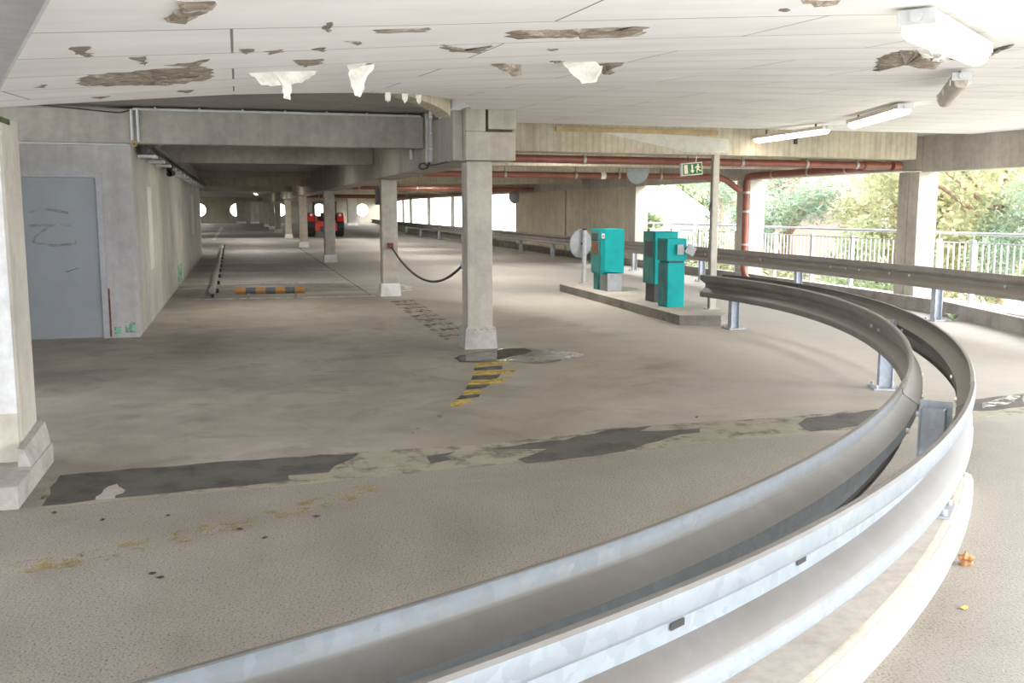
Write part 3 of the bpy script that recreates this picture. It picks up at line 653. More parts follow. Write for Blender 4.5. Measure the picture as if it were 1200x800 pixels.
# ------------------------------------------------------------------ curved double guard rail
RP = [-3.5904658724953054, -7.64774828515961, -5.26212231701669, -1.4698282727461516, 11.034936114207335]
def rp(t):
    x = t / 60; v = 0
    for c in RP: v = v * x + c
    if t < -62: v = 11.20 + max(0, 0)
    return v
_r = [rp(t) for t in (-62,)]
def rps(t): return rp(t) if t > -60 else 11.235 + (rp(-60) - 11.235) * max(0, 1 - (-60 - t) / 6)
PRO = [(.058, .155), (.074, .153), (.081, .143), (.081, .092), (.073, .077), (.013, .036), (0, .026)]
PRO = PRO + [(d_, -z_) for d_, z_ in reversed(PRO)]
def sheet(stations, th=.0045):
    """stations: (origin point, outward direction); profile extruded along them as a thin closed sheet"""
    n = len(PRO); vs = []
    for o_, dv in stations:
        for d_, z_ in PRO: vs.append((o_[0] + dv[0] * d_, o_[1] + dv[1] * d_, o_[2] + z_))
        for d_, z_ in reversed(PRO): vs.append((o_[0] + dv[0] * (d_ - th), o_[1] + dv[1] * (d_ - th), o_[2] + z_ * .985))
    m_ = 2 * n; fs = []
    for i in range(len(stations) - 1):
        for k in range(m_): fs.append((i * m_ + k, i * m_ + (k + 1) % m_, (i + 1) * m_ + (k + 1) % m_, (i + 1) * m_ + k))
    for e in (0, len(stations) - 1):
        for k in range(n - 1): fs.append((e * m_ + k, e * m_ + k + 1, e * m_ + m_ - 2 - k, e * m_ + m_ - 1 - k))
    return MB().add(vs, fs)
ZC = .547
def arcst(t0, t1, off, sgn, zc=ZC):
    out = []; n = int(abs(t1 - t0) / .75)
    for i in range(n + 1):
        t = t0 + (t1 - t0) * i / n; u = (cos(R(t)), sin(R(t)))
        out.append((pol(t, rps(t) + off * sgn, zc), (u[0] * sgn, u[1] * sgn)))
    return out
gr = empty('guard_rail', (5.5, 7.5, 0), 'curved double-sided steel guard rail sweeping from the bottom of the picture to the traffic island', 'guard rail')
for sgn in (-1, 1):
    sheet(arcst(-43.6, 2.0, .095, sgn)).build('rail_beam', 'galvd', gr, 30)
    sheet(arcst(-92, -43.0, .0995, sgn)).build('rail_beam', 'galv', gr, 30)
def hpost(name, c, ang, z0, z1, parent, mat='galvp', w=.10, dp=.12):
    """H-section post with a bolted base plate"""
    mt = Matrix.Translation((c[0], c[1], 0)) @ Matrix.Rotation(ang, 4, 'Z'); q = MB()
    q.box(-dp / 2, -dp / 2 + .008, -w / 2, w / 2, z0 + .012, z1, 0, mt); q.box(dp / 2 - .008, dp / 2, -w / 2, w / 2, z0 + .012, z1, 0, mt); q.box(-dp / 2 + .008, dp / 2 - .008, -.004, .004, z0 + .012, z1, 0, mt)
    o_ = q.build(name, mat, parent)
    MB().box(-.12, .12, -.13, .13, z0, z0 + .014, .003, mt).build('base_plate', 'galvp', o_)
    for sx in (-1, 1):
        for sy in (-1, 1): MB().cyl(mt @ Vector((sx * .09, sy * .1, z0 + .014)), (0, 0, 1), .014, .03, 8).build('anchor_bolt', 'galvp', o_)
    return o_
for th, z0 in ((-.75, 0), (-24, 0), (-45.2, .1), (-67.5, .1)):
    c = pol(th, rps(th)); hpost('post', c, R(th), z0, .62, gr)
    mt = Matrix.Translation((c[0], c[1], 0)) @ Matrix.Rotation(R(th), 4, 'Z')
    if th < -40:
        MB().box(-.07, .085, .052, .060, .42, .65, 0, mt).build('spacer_plate', 'galvp', gr)
    else: MB().box(-.094, .094, .052, .060, .44, .60, 0, mt).build('spacer_plate', 'galvp', gr)
for th in (-46.5, -44.2, -41.5, -37.5, -23.2, -24.8):
    for sgn in (-1, 1):
        u = Vector((cos(R(th)), sin(R(th)), 0)); c = Vector(pol(th, rps(th) + sgn * .098, ZC)); MB().cyl(c, u * sgn, .016, .018, 8).build('bolt', 'bolt', gr)
        MB().cyl(c - u * sgn * .006, -u * sgn, .014, .012, 8).build('bolt', 'bolt', gr)
for th in (-56.9, -60.1): # slots in the outer beam
    u = Vector((cos(R(th)), sin(R(th)), 0)); v = Vector((-u.y, u.x, 0)); c = Vector(pol(th, rps(th) + .1005, ZC))
    MB().add([(c + u * .003 + v * a_ + Vector((0, 0, z_)))[:] for a_, z_ in ((-.03, .004), (.03, .004), (.03, .024), (-.03, .024))], [(0, 1, 2, 3)]).build('slot', 'joint', gr)
# kerb under the curved rail
kb = MB(); vs = []; n_ = 60
for i in range(n_ + 1):
    t = -100 + 61 * i / n_; h_ = .1 if t < -41 else .1 - .085 * (t + 41) / 2
    for r_, z_ in ((11.18, 0), (11.44, 0), (11.40, h_), (11.18, h_)): vs.append(pol(t, r_, z_))
fs = []
for i in range(n_):
    for k in range(4): fs.append((i * 4 + k, i * 4 + (k + 1) % 4, i * 4 + 4 + (k + 1) % 4, i * 4 + 4 + k))
fs += [(0, 1, 2, 3), tuple(n_ * 4 + k for k in (3, 2, 1, 0))]
ko = kb.add(vs, fs).build('curved_kerb', 'kerb', None, 30); tag(ko, 'curved concrete kerb with a whitewashed edge under the guard rail at lower right', 'kerb')
vs = []
for i in range(n_ + 1):
    t = -100 + 60.6 * i / n_; h_ = .1 if t < -41 else .1 - .085 * (t + 41) / 2
    for r_, z_ in ((11.446, .0), (11.412, h_ * .97), (11.38, h_ + .003), (11.36, h_ + .0005)): vs.append(pol(t, r_, z_))
MB().add(vs, [(i * 4 + k, i * 4 + k + 1, i * 4 + 5 + k, i * 4 + 4 + k) for i in range(n_) for k in range(3)]).build('white_edge', 'kerbw', ko, 60)

# ------------------------------------------------------------------ straight guard rail on the right
SR = [(8.7, 7.6), (9.0, 8.6), (9.33, 10.1), (9.53, 12), (9.72, 15), (9.76, 20), (9.86, 30), (10.0, 45), (10.2, 60), (10.6, 82)]
def along(y): return interp(y, [p[1] for p in SR], [p[0] for p in SR])
sg = empty('guard_rail', (9.8, 20, 0), 'long straight steel guard rail along the outer openings on the right', 'guard rail')
ys = [7.6 + i * .6 for i in range(125)]
st = []
for y_ in ys:
    dx = (along(y_ + .3) - along(y_ - .3)) / .6; L = hypot(1, dx); st.append(((along(y_) + .081, y_, .625), (-1 / L, dx / L)))
cuts = [0, 14, 28, 48, 75, 124]
for a_, b_ in zip(cuts[:-1], cuts[1:]): sheet(st[a_:b_ + 1]).build('rail_beam', 'galvs', sg, 30)
for y_ in [8.0, 12.0, 16.0, 20.0, 24.0, 28.0, 31.2, 35.2, 40, 45.5, 51.6, 57.6, 63.2, 70, 77]:
    x = along(y_) + .165; mt = Matrix.Translation((x, y_, 0)); m_ = 'galvp' if not 22 < y_ < 37 else 'steel'
    hpost('post', (x, y_), 0, 0, .74, sg, m_)
for y_ in (10.4, 12.55, 13.05, 13.9, 14.3, 14.8, 17.2, 17.9, 19.0, 19.6, 22.4, 23.1, 26, 27, 38.2, 38.9, 39.6, 45.2, 46, 46.8, 51, 52, 57, 58, 62.5, 63.5):
    MB().cyl((along(y_) + .08, y_, .62), (-1, 0, 0), .02, .025, 8).build('bolt', 'bolt', sg)

# ------------------------------------------------------------------ traffic island and the machines
ISL = [(5.86, 12.45), (6.4, 12.26), (6.62, 12.45), (6.95, 13.3), (7.1, 17.6), (6.9, 18.6), (6.3, 18.9), (6.05, 18.35)]
it = MB(); it.prism([(x * 1.0, y) for x, y in ISL], 0, .135)
io = it.build('traffic_island', 'islandf'); tag(io, 'raised concrete traffic island carrying the teal machines', 'traffic island')
def inset(poly, d_):
    cx_ = sum(p[0] for p in poly) / len(poly); cy_ = sum(p[1] for p in poly) / len(poly)
    return [(cx_ + (x - cx_) * (1 - d_), cy_ + (y - cy_) * (1 - d_ * .4)) for x, y in poly]
MB().prism(inset(ISL, .012), .1345, .14).build('top_surface', 'island', io)
IZ = .1402
# machine 1: ticket terminal with bevelled underside on a grey pedestal
t = empty('ticket_machine', (6.45, 16.75, IZ), 'left teal ticket terminal with a pale sticker and grey pedestal', 'ticket machine')
q = MB(); X0, X1 = 6.26, 6.62
side = [(16.42, .46), (17.12, .40), (17.12, 1.235), (16.42, 1.235)]
q.add([(X0, y_, z_) for y_, z_ in ((16.42, .50), (16.55, .44), (17.12, .44), (17.12, 1.235), (16.42, 1.235))] + [(X1, y_, z_) for y_, z_ in ((16.42, .47), (16.55, .44), (17.12, .44), (17.12, 1.235), (16.42, 1.235))], [(0, 1, 2, 3, 4), (9, 8, 7, 6, 5), (0, 5, 6, 1), (1, 6, 7, 2), (2, 7, 8, 3), (3, 8, 9, 4), (4, 9, 5, 0)])
q.build('body', 'teal', t)
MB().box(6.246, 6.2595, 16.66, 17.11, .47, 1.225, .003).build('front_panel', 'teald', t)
MB().box(6.238, 6.2455, 16.75, 17.05, .80, 1.02, .002).build('card_reader', 'rust', t)
MB().box(6.236, 6.2455, 16.75, 17.05, 1.06, 1.17, .002).build('display', 'darkg', t)
s_ = MB().box(6.2525, 6.2595, 16.45, 16.58, 1.08, 1.17).build('sticker', 'label', t); MB().box(6.2505, 6.2524, 16.48, 16.55, 1.11, 1.14).build('red_mark', 'red', s_)
MB().box(6.33, 6.60, 16.47, 16.86, IZ, .46, .006).build('pedestal', 'pedg', t)
MB().box(6.29, 6.40, 16.88, 17.08, IZ, .44, .004).build('rear_support', 'teald', t)
MB().box(X0 - .006, X1 + .006, 16.414, 17.126, 1.2355, 1.25, .003).build('lid', 'teal', t)
# machine 2
t = empty('ticket_machine', (6.45, 14.5, IZ), 'wide teal machine on a dark pedestal, standing behind the slim barrier housing', 'ticket machine')
MB().box(6.27, 6.66, 14.26, 14.72, .43, 1.235, .008).build('body', 'teal', t)
MB().box(6.256, 6.2695, 14.28, 14.70, .43, 1.23, .003).build('front_panel', 'teald', t)
MB().box(6.252, 6.2555, 14.34, 14.64, .85, 1.1, .002).build('display', 'darkg', t)
MB().box(6.29, 6.6, 14.32, 14.66, IZ, .43, .005).build('pedestal', 'darkg', t)
MB().box(6.262, 6.668, 14.252, 14.728, 1.2355, 1.252, .003).build('lid', 'teal', t)
# machine 3: barrier housing
t = empty('barrier_housing', (6.3, 13.65, IZ), 'slim teal barrier housing with a grey arm bracket and no arm', 'barrier')
MB().box(6.155, 6.43, 13.52, 13.86, IZ, .80, .008).build('body', 'teal', t)
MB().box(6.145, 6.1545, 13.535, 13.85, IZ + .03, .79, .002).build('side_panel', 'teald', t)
MB().box(6.17, 6.42, 13.535, 13.85, .80, .83, .003).build('gap_strip', 'darkg', t)
MB().box(6.135, 6.45, 13.505, 13.87, .83, 1.165, .008).build('head', 'teal', t)
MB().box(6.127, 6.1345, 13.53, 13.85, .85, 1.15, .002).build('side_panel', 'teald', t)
br = MB().cyl((6.35, 13.503, 1.0), (0, -1, 0), .045, .05, 16).build('shaft', 'steel', t, 40)
MB().box(6.27, 6.37, 13.44, 13.46, .93, 1.08, .003).build('bracket_plate', 'pedg', t)
mt = Matrix.Translation((6.46, 13.43, 1.0)) @ Matrix.Rotation(R(30), 4, 'Y')
MB().box(-.06, .09, -.012, .012, -.065, .075, .003, mt).build('bracket_plate', 'pedg', t)
MB().cyl((6.30, 13.46, 1.02), (1, 0, 0), .012, .2, 8).build('bolt', 'darkg', t)
# sign post up to the beam
t = empty('square_post', (6.7, 13.16, IZ), 'pale square steel post from the island up to the beam, right of the exit sign', 'post')
MB().box(6.655, 6.745, 13.1, 13.18, IZ, 2.383, .006).build('shaft', 'fac', t)
MB().box(6.645, 6.6545, 13.1, 13.18, IZ, 2.30).build('side_strip', 'beam', t)  # darker strip down the left side of the post
MB().box(6.60, 6.80, 13.06, 13.22, IZ, IZ + .01, .002).build('base_plate', 'steel', t)
MB().add(*( [(6.642, 13.1, 1.70), (6.642, 13.14, 1.70), (6.60, 13.12, 1.60), (6.585, 13.1, 1.52), (6.60, 13.14, 1.52), (6.642, 13.12, 1.64)], [(0, 1, 5), (0, 5, 2), (1, 5, 2), (2, 3, 4), (5, 2, 4), (5, 3, 4), (5, 3, 2)])).build('bent_bracket', 'darkg', t)
# exit sign
es = empty('exit_sign', (6.56, 13.62, 2.19), 'green emergency exit sign with arrow and running figure under the beam', 'sign')
rot = Matrix.Translation((6.56, 13.62, 2.195)) @ Matrix.Rotation(R(-8), 4, 'Z') @ Matrix.Rotation(R(-5), 4, 'Y')
MB().box(-.17, .16, 0, .07, -.095, .095, .004, rot).build('case', 'cond', es)
MB().box(-.155, .155, -.008, -.0005, -.088, .088, 0, rot).build('border', 'cream', es)
face = MB().box(-.146, .146, -.0105, -.0085, -.079, .079, 0, rot).build('face', 'green', es)
def pic(poly, name): MB().add([(rot @ Vector((x, yy, z)))[:] for yy in (-.013, -.011) for x, z in poly], [tuple(range(len(poly)))] + [tuple(range(2 * len(poly) - 1, len(poly) - 1, -1))] + [(i, (i + 1) % len(poly), len(poly) + (i + 1) % len(poly), len(poly) + i) for i in range(len(poly))]).build(name, 'cream', face)
pic([(-.125, -.065), (-.07, -.065), (-.07, .065), (-.125, .065)], 'door_mark')
pic([(-.012, .065), (.012, .065), (.012, -.02), (.034, -.02), (0, -.065), (-.034, -.02), (-.012, -.02)], 'arrow_mark')
pic([(.09 + .014 * cos(k * pi / 5), .057 + .014 * sin(k * pi / 5)) for k in range(10)], 'figure_head')
pic([(.07, .04), (.095, .042), (.112, .03), (.13, .014), (.122, .006), (.104, .018), (.098, .0), (.115, -.02), (.14, -.03), (.136, -.042), (.106, -.034), (.088, -.014), (.076, -.032), (.076, -.062), (.062, -.062), (.06, -.026), (.07, .002), (.072, .02), (.058, .018), (.05, .002), (.04, .006), (.05, .03)], 'figure_body')
MB().tube([(6.5, 13.64, 2.29), (6.5, 13.64, 2.384)], .008, 8).build('hanger', 'darkg', es); MB().tube([(6.62, 13.63, 2.29), (6.62, 13.6, 2.384)], .008, 8).build('hanger', 'bolt', es)
# mirror on a post (seen from behind)
t = empty('mirror_post', (6.56, 18.4, IZ), 'grey post with a round traffic mirror seen from behind, left end of the island', 'mirror')
MB().tube([(6.56, 18.4, IZ), (6.58, 18.4, 1.19)], .042, 14).build('pole', 'pedg', t, 40)
MB().cyl((6.58, 18.4, 1.19), (0, 0, 1), .045, .03, 14).build('pole_cap', 'dark', t, 40)
MB().cyl((6.56, 18.4, IZ), (0, 0, 1), .09, .012, 16).build('base_plate', 'steel', t)
ax = Vector((-.38, .92, .05)).normalized(); c = Vector((6.56, 18.4, .92)) + ax * .055
dd = MB(); vs = []; a1 = ax.cross(Vector((0, 0, 1))).normalized(); a2 = a1.cross(ax).normalized()
for r_, h_ in ((.0, .0), (.12, .0), (.24, .012), (.285, .03), (.285, .055), (.27, .055)):
    for k in range(36): vs.append((c + ax * h_ + (a1 * cos(k * pi / 18) + a2 * sin(k * pi / 18)) * r_)[:])
dd.add(vs, [(l * 36 + k, l * 36 + (k + 1) % 36, l * 36 + 36 + (k + 1) % 36, l * 36 + 36 + k) for l in range(5) for k in range(36)])
dd.build('mirror_back', 'discb', t, 40)
gl = MB(); vs = [(c + ax * (.055 + .05 * (1 - (r_ / .27) ** 2)) + (a1 * cos(k * pi / 18) + a2 * sin(k * pi / 18)) * r_)[:] for r_ in (.27, .18, .09, .001) for k in range(36)]
gl.add(vs, [(l * 36 + k, l * 36 + (k + 1) % 36, l * 36 + 36 + (k + 1) % 36, l * 36 + 36 + k) for l in range(3) for k in range(36)]).build('mirror_glass', 'glass', t, 60)
MB().tube([(6.56, 18.4, .92), tuple(c)], .022, 8).build('clamp', 'dark', t)

# ------------------------------------------------------------------ pipes
def pipe(name, pts, r, label, clamps=(), hang=None, n=16, mat='pipe'):
    t = tag(MB().tube(pts, r, n).build(name, mat, None, 50), label, 'pipe')
    for (p, a_) in clamps:
        p = Vector(p); a_ = Vector(a_).normalized(); q = MB().cyl(p - a_ * .022, a_, r + .012, .044, 18).build('clamp', 'clamp', t, 40)
        if hang: MB().tube([p + Vector((0, 0, r)), (p.x, p.y, hang)], .006, 6).build('hanger_rod', 'darkg', t)
    return t
A0, A1 = Vector((3.0, 13.75, 2.325)), Vector((10.45, 14.27, 2.315))
def la(f_): return A0.lerp(A1, f_)
ad = (A1 - A0)
pu = pipe('drain_pipe', [tuple(la(0)), tuple(la(.5)), tuple(la(1))], .058, 'upper red-brown drain pipe hung behind the streaked beam, ending in a cap at right', [(tuple(la(f_)), ad) for f_ in (.26, .62, .78, .91)], 2.8)
MB().cyl(la(.93), ad, .07, .3, 18).build('socket_joint', 'pipe', pu, 40); MB().cyl(la(1) + ad.normalized() * .06, ad, .075, .16, 18).build('end_cap', 'pipe', pu, 40)
B0, B1 = Vector((-.2 + 3.2, 18.55, 2.27)), Vector((9.75, 19.0, 2.27))
def lb(f_): return B0.lerp(B1, f_)
pl = pipe('drain_pipe', [tuple(B0), tuple(B1), (9.95, 19.0, 2.2), (10.28, 19.0, 1.98)], .062, 'lower red-brown drain pipe crossing in front of the bare wall to the downpipe', [(tuple(lb(f_)), B1 - B0) for f_ in (.05, .3, .52, .66, .8)], 2.8)
MB().cyl(lb(.60), B1 - B0, .075, .1, 18).build('white_tape', 'label', pl, 40)
DP = (10.42, 19.0)
dn = pipe('downpipe', [(DP[0], 14.9, 2.30), (DP[0], 17, 2.295), (DP[0], 18.75, 2.29), (DP[0], 18.95, 2.26), (DP[0], 19.0, 2.15), (DP[0], 19.0, 1.2), (DP[0], 19.0, .35), (DP[0], 18.95, .2), (DP[0] , 18.8, .09)], .072, 'red-brown downpipe left of the facade pillar, bending along the lintel at its top', [((DP[0], y_, 2.3), (0, 1, 0)) for y_ in (15.4, 16.6, 17.9)] + [((DP[0], 19, z_), (0, 0, 1)) for z_ in (1.95, 1.55, .85)])
pipe('drain_pipe', [(3.0, 34.0, 2.33), (10.2, 34.0, 2.30)], .06, 'thin distant red pipe crossing behind the second pillar', [((4 + i * 2, 34.0, 2.32), (1, 0, 0)) for i in range(3)], 2.8, 12)
pipe('drain_pipe', [(10.6, 36, 2.33), (10.7, 64, 2.36)], .07, 'red pipe running lengthwise above the far facade openings', [((10.65, y_, 2.345), (0, 1, 0)) for y_ in (42, 48, 54, 60)], None, 12)
pipe('drain_pipe', [(3.2, 64.5, 2.45), (10.6, 64.5, 2.4)], .12, 'farthest red pipe crossing the hall behind the tractor', [((5, 64.5, 2.43), (1, 0, 0))], 2.74, 12)

# ------------------------------------------------------------------ conduits, tray, socket, cable
cd = empty('cable_conduit', (.6, 13.0, 2.8), 'pale grey cable conduit along the top of the front cross beam and down both ends', 'conduit')
MB().tube([(-1.2, 13.075, 2.815), (2.36, 13.075, 2.815)], .016, 8).build('conduit_run', 'cond', cd, 50)
for x in (-1.22, -1.15): MB().tube([(x, 13.07, 2.81), (x, 13.07, 2.42)], .018, 8).build('drop_tube', 'cond', cd, 50)
for i in range(7): MB().box(-.95 + i * .52, -.93 + i * .52, 13.055, 13.098, 2.80, 2.845).build('clip', 'cond', cd)
MB().tube([(-1.2 + .03 * cos(a_ * .7), 13.05, 2.40 + .035 * sin(a_ * .7)) for a_ in range(10)], .012, 6).build('cable_loop', 'wood', cd)
MB().tube([(-2.3, 13.07, 2.84), (-1.7, 13.07, 2.79), (-1.35, 13.07, 2.765), (-1.22, 13.07, 2.80)], .008, 6).build('loose_cable', 'wire', cd)
MB().tube([(-6, 13.075, 2.39), (-1.7, 13.075, 2.385), (-1.25, 13.075, 2.385)], .014, 8).build('conduit_run', 'cond', cd, 50)
c2 = empty('cable_trunking', (2.4, 12.9, 2.5), 'vertical pale trunking with cable loops on the girder beside the front cross beam', 'conduit')
MB().box(2.385, 2.418, 12.55, 12.63, 2.2, 2.83, .004).build('trunk', 'cond', c2); MB().box(2.385, 2.418, 12.80, 12.86, 2.2, 2.82, .004).build('trunk', 'cond', c2)
MB().box(2.38, 2.418, 14.0, 14.08, 2.3, 2.55, .004).build('trunk', 'cond', c2)
for z_ in (2.35, 2.55, 2.75): MB().box(2.375, 2.418, 12.53, 12.65, z_, z_ + .02).build('clip', 'bolt', c2)
MB().tube([(2.385, 12.6, 2.19), (2.38, 12.7, 2.13), (2.36, 12.95, 2.12), (2.36, 13.2, 2.15), (2.37, 13.2, 2.2), (2.38, 12.95, 2.2), (2.385, 12.75, 2.16), (2.39, 12.2, 2.15), (2.395, 11.4, 2.15)], .012, 6).build('cable_loop', 'wire', c2, 60)
tr = empty('pipe_bundle', (-1.1, 24, 2.35), 'dark pipe bundle on white brackets along the top of the left wall', 'pipes')
MB().tube([(-1.13, 13.6, 2.36), (-1.13, 35.5, 2.36)], .05, 10).build('pipe', 'darkg', tr, 50); MB().tube([(-1.13, 13.6, 2.46), (-1.13, 35.5, 2.46)], .045, 10).build('pipe', 'beam', tr, 50)
MB().tube([(-1.03, 13.6, 2.42), (-1.03, 35.5, 2.42)], .03, 8).build('pipe', 'darkg', tr, 50)
for i in range(14): MB().box(-1.247, -1.02, 13.9 + i * 1.45, 14.25 + i * 1.45, 2.27, 2.308, .004).build('bracket', 'cond', tr)
MB().tube([(-1.1, 18.0, 2.33), (-1.12, 18.2, 2.27), (-1.1, 18.5, 2.24), (-1.14, 18.8, 2.28), (-1.08, 18.3, 2.22), (-1.12, 18.1, 2.2), (-1.1, 18.6, 2.3)], .05, 8).build('cable_bunch', 'dark', tr, 60)
so = empty('socket_box', (2.68, 18.12, .93), 'small dark red socket box on the second pillar', 'socket')
MB().box(2.63, 2.735, 18.06, 18.133, .88, .985, .006).build('case', 'redb', so); MB().box(2.645, 2.672, 18.048, 18.06, .90, .965, .003).build('outlet', 'darkg', so); MB().box(2.69, 2.72, 18.048, 18.06, .90, .965, .003).build('outlet', 'darkg', so)
pts = []
for i in range(31):
    f_ = i / 30; a_ = Vector((2.70, 18.04, .90)); b_ = Vector((2.478, 11.2, .93)); p = a_.lerp(b_, f_); p.z -= .36 * (1 - (2 * f_ - 1) ** 2); p.x += .06 * sin(pi * f_); pts.append(tuple(p))
ch = tag(MB().tube(pts, .017, 8).build('barrier_chain', 'wire', None, 60), 'dark drooping chain strung between the two nearest pillars', 'chain')
MB().box(2.482, 2.4985, 11.16, 11.24, .9, .97, .002).build('wall_eye', 'steel', ch)
nb = empty('notice_board', (2.5, 18.45, 1.8), 'dark board fixed on the left side of the second pillar', 'board')
MB().box(2.46, 2.53, 18.3, 18.43, 1.68, 1.98, .005).build('panel', 'darkg', nb); MB().box(2.50, 2.534, 18.34, 18.38, 1.75, 1.9).build('bracket', 'steel', nb)
# junction boxes by the far opening
for (x, y_, z_, l) in ((10.85, 48.0, 1.95, 'left grey junction box hanging in the far facade opening'), (10.85, 46.2, 1.95, 'right pale junction box hanging in the far facade opening')):
    t = empty('junction_box', (x, y_, z_), l, 'box'); MB().box(x - .1, x + .1, y_ - .22, y_ + .22, z_ - .12, z_ + .16, .01).build('case', 'discb' if y_ < 47 else 'darkg', t); MB().tube([(x, y_, z_ + .16), (x, y_, 2.745)], .012, 6).build('rod', 'steel', t)
# mirrors
def cmirror(c, ax, r_, label, arm):
    t = empty('traffic_mirror', c, label, 'mirror'); c = Vector(c); ax = Vector(ax).normalized()
    a1 = ax.cross(Vector((0, 0, 1))).normalized(); a2 = a1.cross(ax).normalized()
    def lay(rs, hs):
        vs = [(c + ax * h_ + (a1 * cos(k * pi / 16) + a2 * sin(k * pi / 16)) * q_)[:] for q_, h_ in zip(rs, hs) for k in range(32)]
        return MB().add(vs, [(l * 32 + k, l * 32 + (k + 1) % 32, l * 32 + 32 + (k + 1) % 32, l * 32 + 32 + k) for l in range(len(rs) - 1) for k in range(32)])
    lay([.001, r_ * .8, r_, r_ * .95], [-.05, -.04, 0, .01]).build('back_shell', 'discb', t, 50)
    lay([r_ * .95, r_ * .7, r_ * .4, .001], [.01, .035, .05, .056]).build('mirror_glass', 'discb', t, 60)
    MB().tube([tuple(c - ax * .05), arm], .02, 8).build('arm', 'darkg', t)
cmirror((10.9, 39.0, 2.12), (-.75, -.6, 0), .3, 'round mirror seen edge-on at the left end of the bare wall panel', (11.02, 39.1, 2.2))
cmirror((7.65, 18.32, 2.36), (.2, -1, -.1), .27, 'grey round mirror hanging behind the tan beam, left of the exit sign', (7.65, 18.3, 2.79))

# ------------------------------------------------------------------ ceiling lamps
def lamp(p0, p1, label, on=True, w=.115, group=None):
    p0, p1 = Vector(p0), Vector(p1); d_ = p1 - p0; L = d_.length; x_ = d_.normalized(); y_ = Vector((0, 0, 1)).cross(x_).normalized(); z_ = x_.cross(y_)
    mt = Matrix.Translation(p0) @ Matrix((x_, y_, z_)).transposed().to_4x4()
    t = empty('tube_lamp', p0 + d_ * .5, label, 'lamp', group)
    MB().box(0, L, -w / 2, w / 2, -.045, 0, .008, mt).build('housing', 'lampb' if on else 'lampd', t)
    q = MB(); n_ = 8; vs = []
    for x in (.02, .05, L - .05, L - .02):
        s_ = .82 if x in (.02, L - .02) else 1
        for k in range(n_ + 1):
            a_ = pi * k / n_; vs.append((mt @ Vector((x, cos(a_) * w * .46 * s_, -.046 - sin(a_) ** .6 * .06 * s_)))[:])
    fs = [(i * (n_ + 1) + k, i * (n_ + 1) + k + 1, (i + 1) * (n_ + 1) + k + 1, (i + 1) * (n_ + 1) + k) for i in range(3) for k in range(n_)]
    fs += [tuple(range(n_ + 1)), tuple(3 * (n_ + 1) + k for k in range(n_, -1, -1))]
    q.add(vs, fs).build('diffuser', 'lampon' if on else 'lampd', t, 50)
    for x in (.0, L): MB().box(x - .006, x + .006, -w / 2 - .004, w / 2 + .004, -.05, .002, .002, mt).build('end_cap', 'cond', t)
    for x in (.12, L * .5, L - .12):
        for s_ in (-1, 1): MB().box(x - .015, x + .015, s_ * (w / 2 + .001), s_ * (w / 2 + .009), -.07, -.03, 0, mt).build('clip', 'bolt', t)
    MB().cyl(mt @ Vector((-.004, .0, -.022)), -x_, .02, .02, 12).build('cable_gland', 'cond', t)
    for x in (.25, L - .25):
        P = mt @ Vector((x, 0, 0)); MB().tube([P, (P.x, P.y, max(P.z + .004, cz(P.x, P.y) - .003 if P.y < 13.05 else (2.855 if P.x < 2.4 and P.y < 34 else (2.795 if P.y < 34 else 2.738))))], .012, 6).build('fixing', 'darkg', t)
    return t
LAMPS = [((2.20, 2.90, 2.258), (3.34, 3.95, 2.365), 'nearest lit fluorescent lamp at the upper right over broken ceiling boards', True),
         ((4.62, 5.60, 2.49), (5.62, 7.0, 2.53), 'unlit dirty fluorescent lamp beside the nearest lit one', False),
         ((6.45, 8.60, 2.64), (7.22, 10.6, 2.67), 'second lit fluorescent lamp in the row, below the unlit one', True),
         ((7.52, 11.6, 2.69), (7.40, 13.24, 2.665), 'lit fluorescent lamp touching the streaked tan beam', True)]
for l in LAMPS:
    lamp(*l, w=.115 if l[0][0] < 6 else .15)
    if l[3]:
        la_ = bpy.data.lights.new('tube_glow', 'AREA'); la_.shape = 'RECTANGLE'; la_.size = .11; la_.size_y = 1.5; la_.energy = 4; la_.color = (1, .93, .8)
        p_, q_ = Vector(l[0]), Vector(l[1]); lo_ = bpy.data.objects.new('tube_glow', la_); COL.objects.link(lo_); lo_.location = (p_ + q_) / 2 + Vector((0, 0, -.125)); lo_.rotation_euler = (0, 0, atan2(q_.y - p_.y, q_.x - p_.x) + pi / 2)
HALL_FILL = [(-4.6, y_, 2.69, n_) for y_, n_ in ((40, 'far left first'), (54, 'far left second'), (68, 'far left third'), (82, 'far left fourth'), (96, 'far left fifth'), (110, 'far left sixth'))] + [(.7, 15.3, 2.80, 'front'), (.7, 21.6, 2.80, 'second'), (5.8, 15.6, 2.74, 'right front'), (5.8, 21.4, 2.74, 'right second'), (.7, 38.6, 2.69, 'third'), (.7, 49.2, 2.69, 'fourth'), (.7, 54.0, 2.69, 'fifth')] + [(6.5, y_ + .9, 2.74 if y_ < 34 else 2.69, n_) for y_, n_ in ((24.5, 'right third'), (31.0, 'right fourth'), (37.5, 'right fifth'), (44, 'right sixth'), (50.5, 'right seventh'))]
for (x, y_, z_, nm) in HALL_FILL:  # unseen tubes and area lights added to brighten the dark hall
    lamp((x, y_, z_), (x, y_ + 1.5, z_), nm + ' unseen fill tube added between the cross beams of the parking hall', True, .12, 'added fill tubes in the hall')
    la_ = bpy.data.lights.new('tube_glow', 'AREA'); la_.shape = 'RECTANGLE'; la_.size = .11; la_.size_y = 1.45; la_.energy = ((16 if y_ < 30 else 30) if x < 5 else 38 if y_ < 28 else 48) if x > 0 else 75; la_.color = (1, .95, .86)
    lo_ = bpy.data.objects.new('tube_glow', la_); COL.objects.link(lo_); lo_.location = (x, y_ + .75, z_ - .125)
lamp((1.12, 69, 2.71), (1.36, 75, 2.71), 'small lit tube deep in the hall between two dark beams', True, .16)

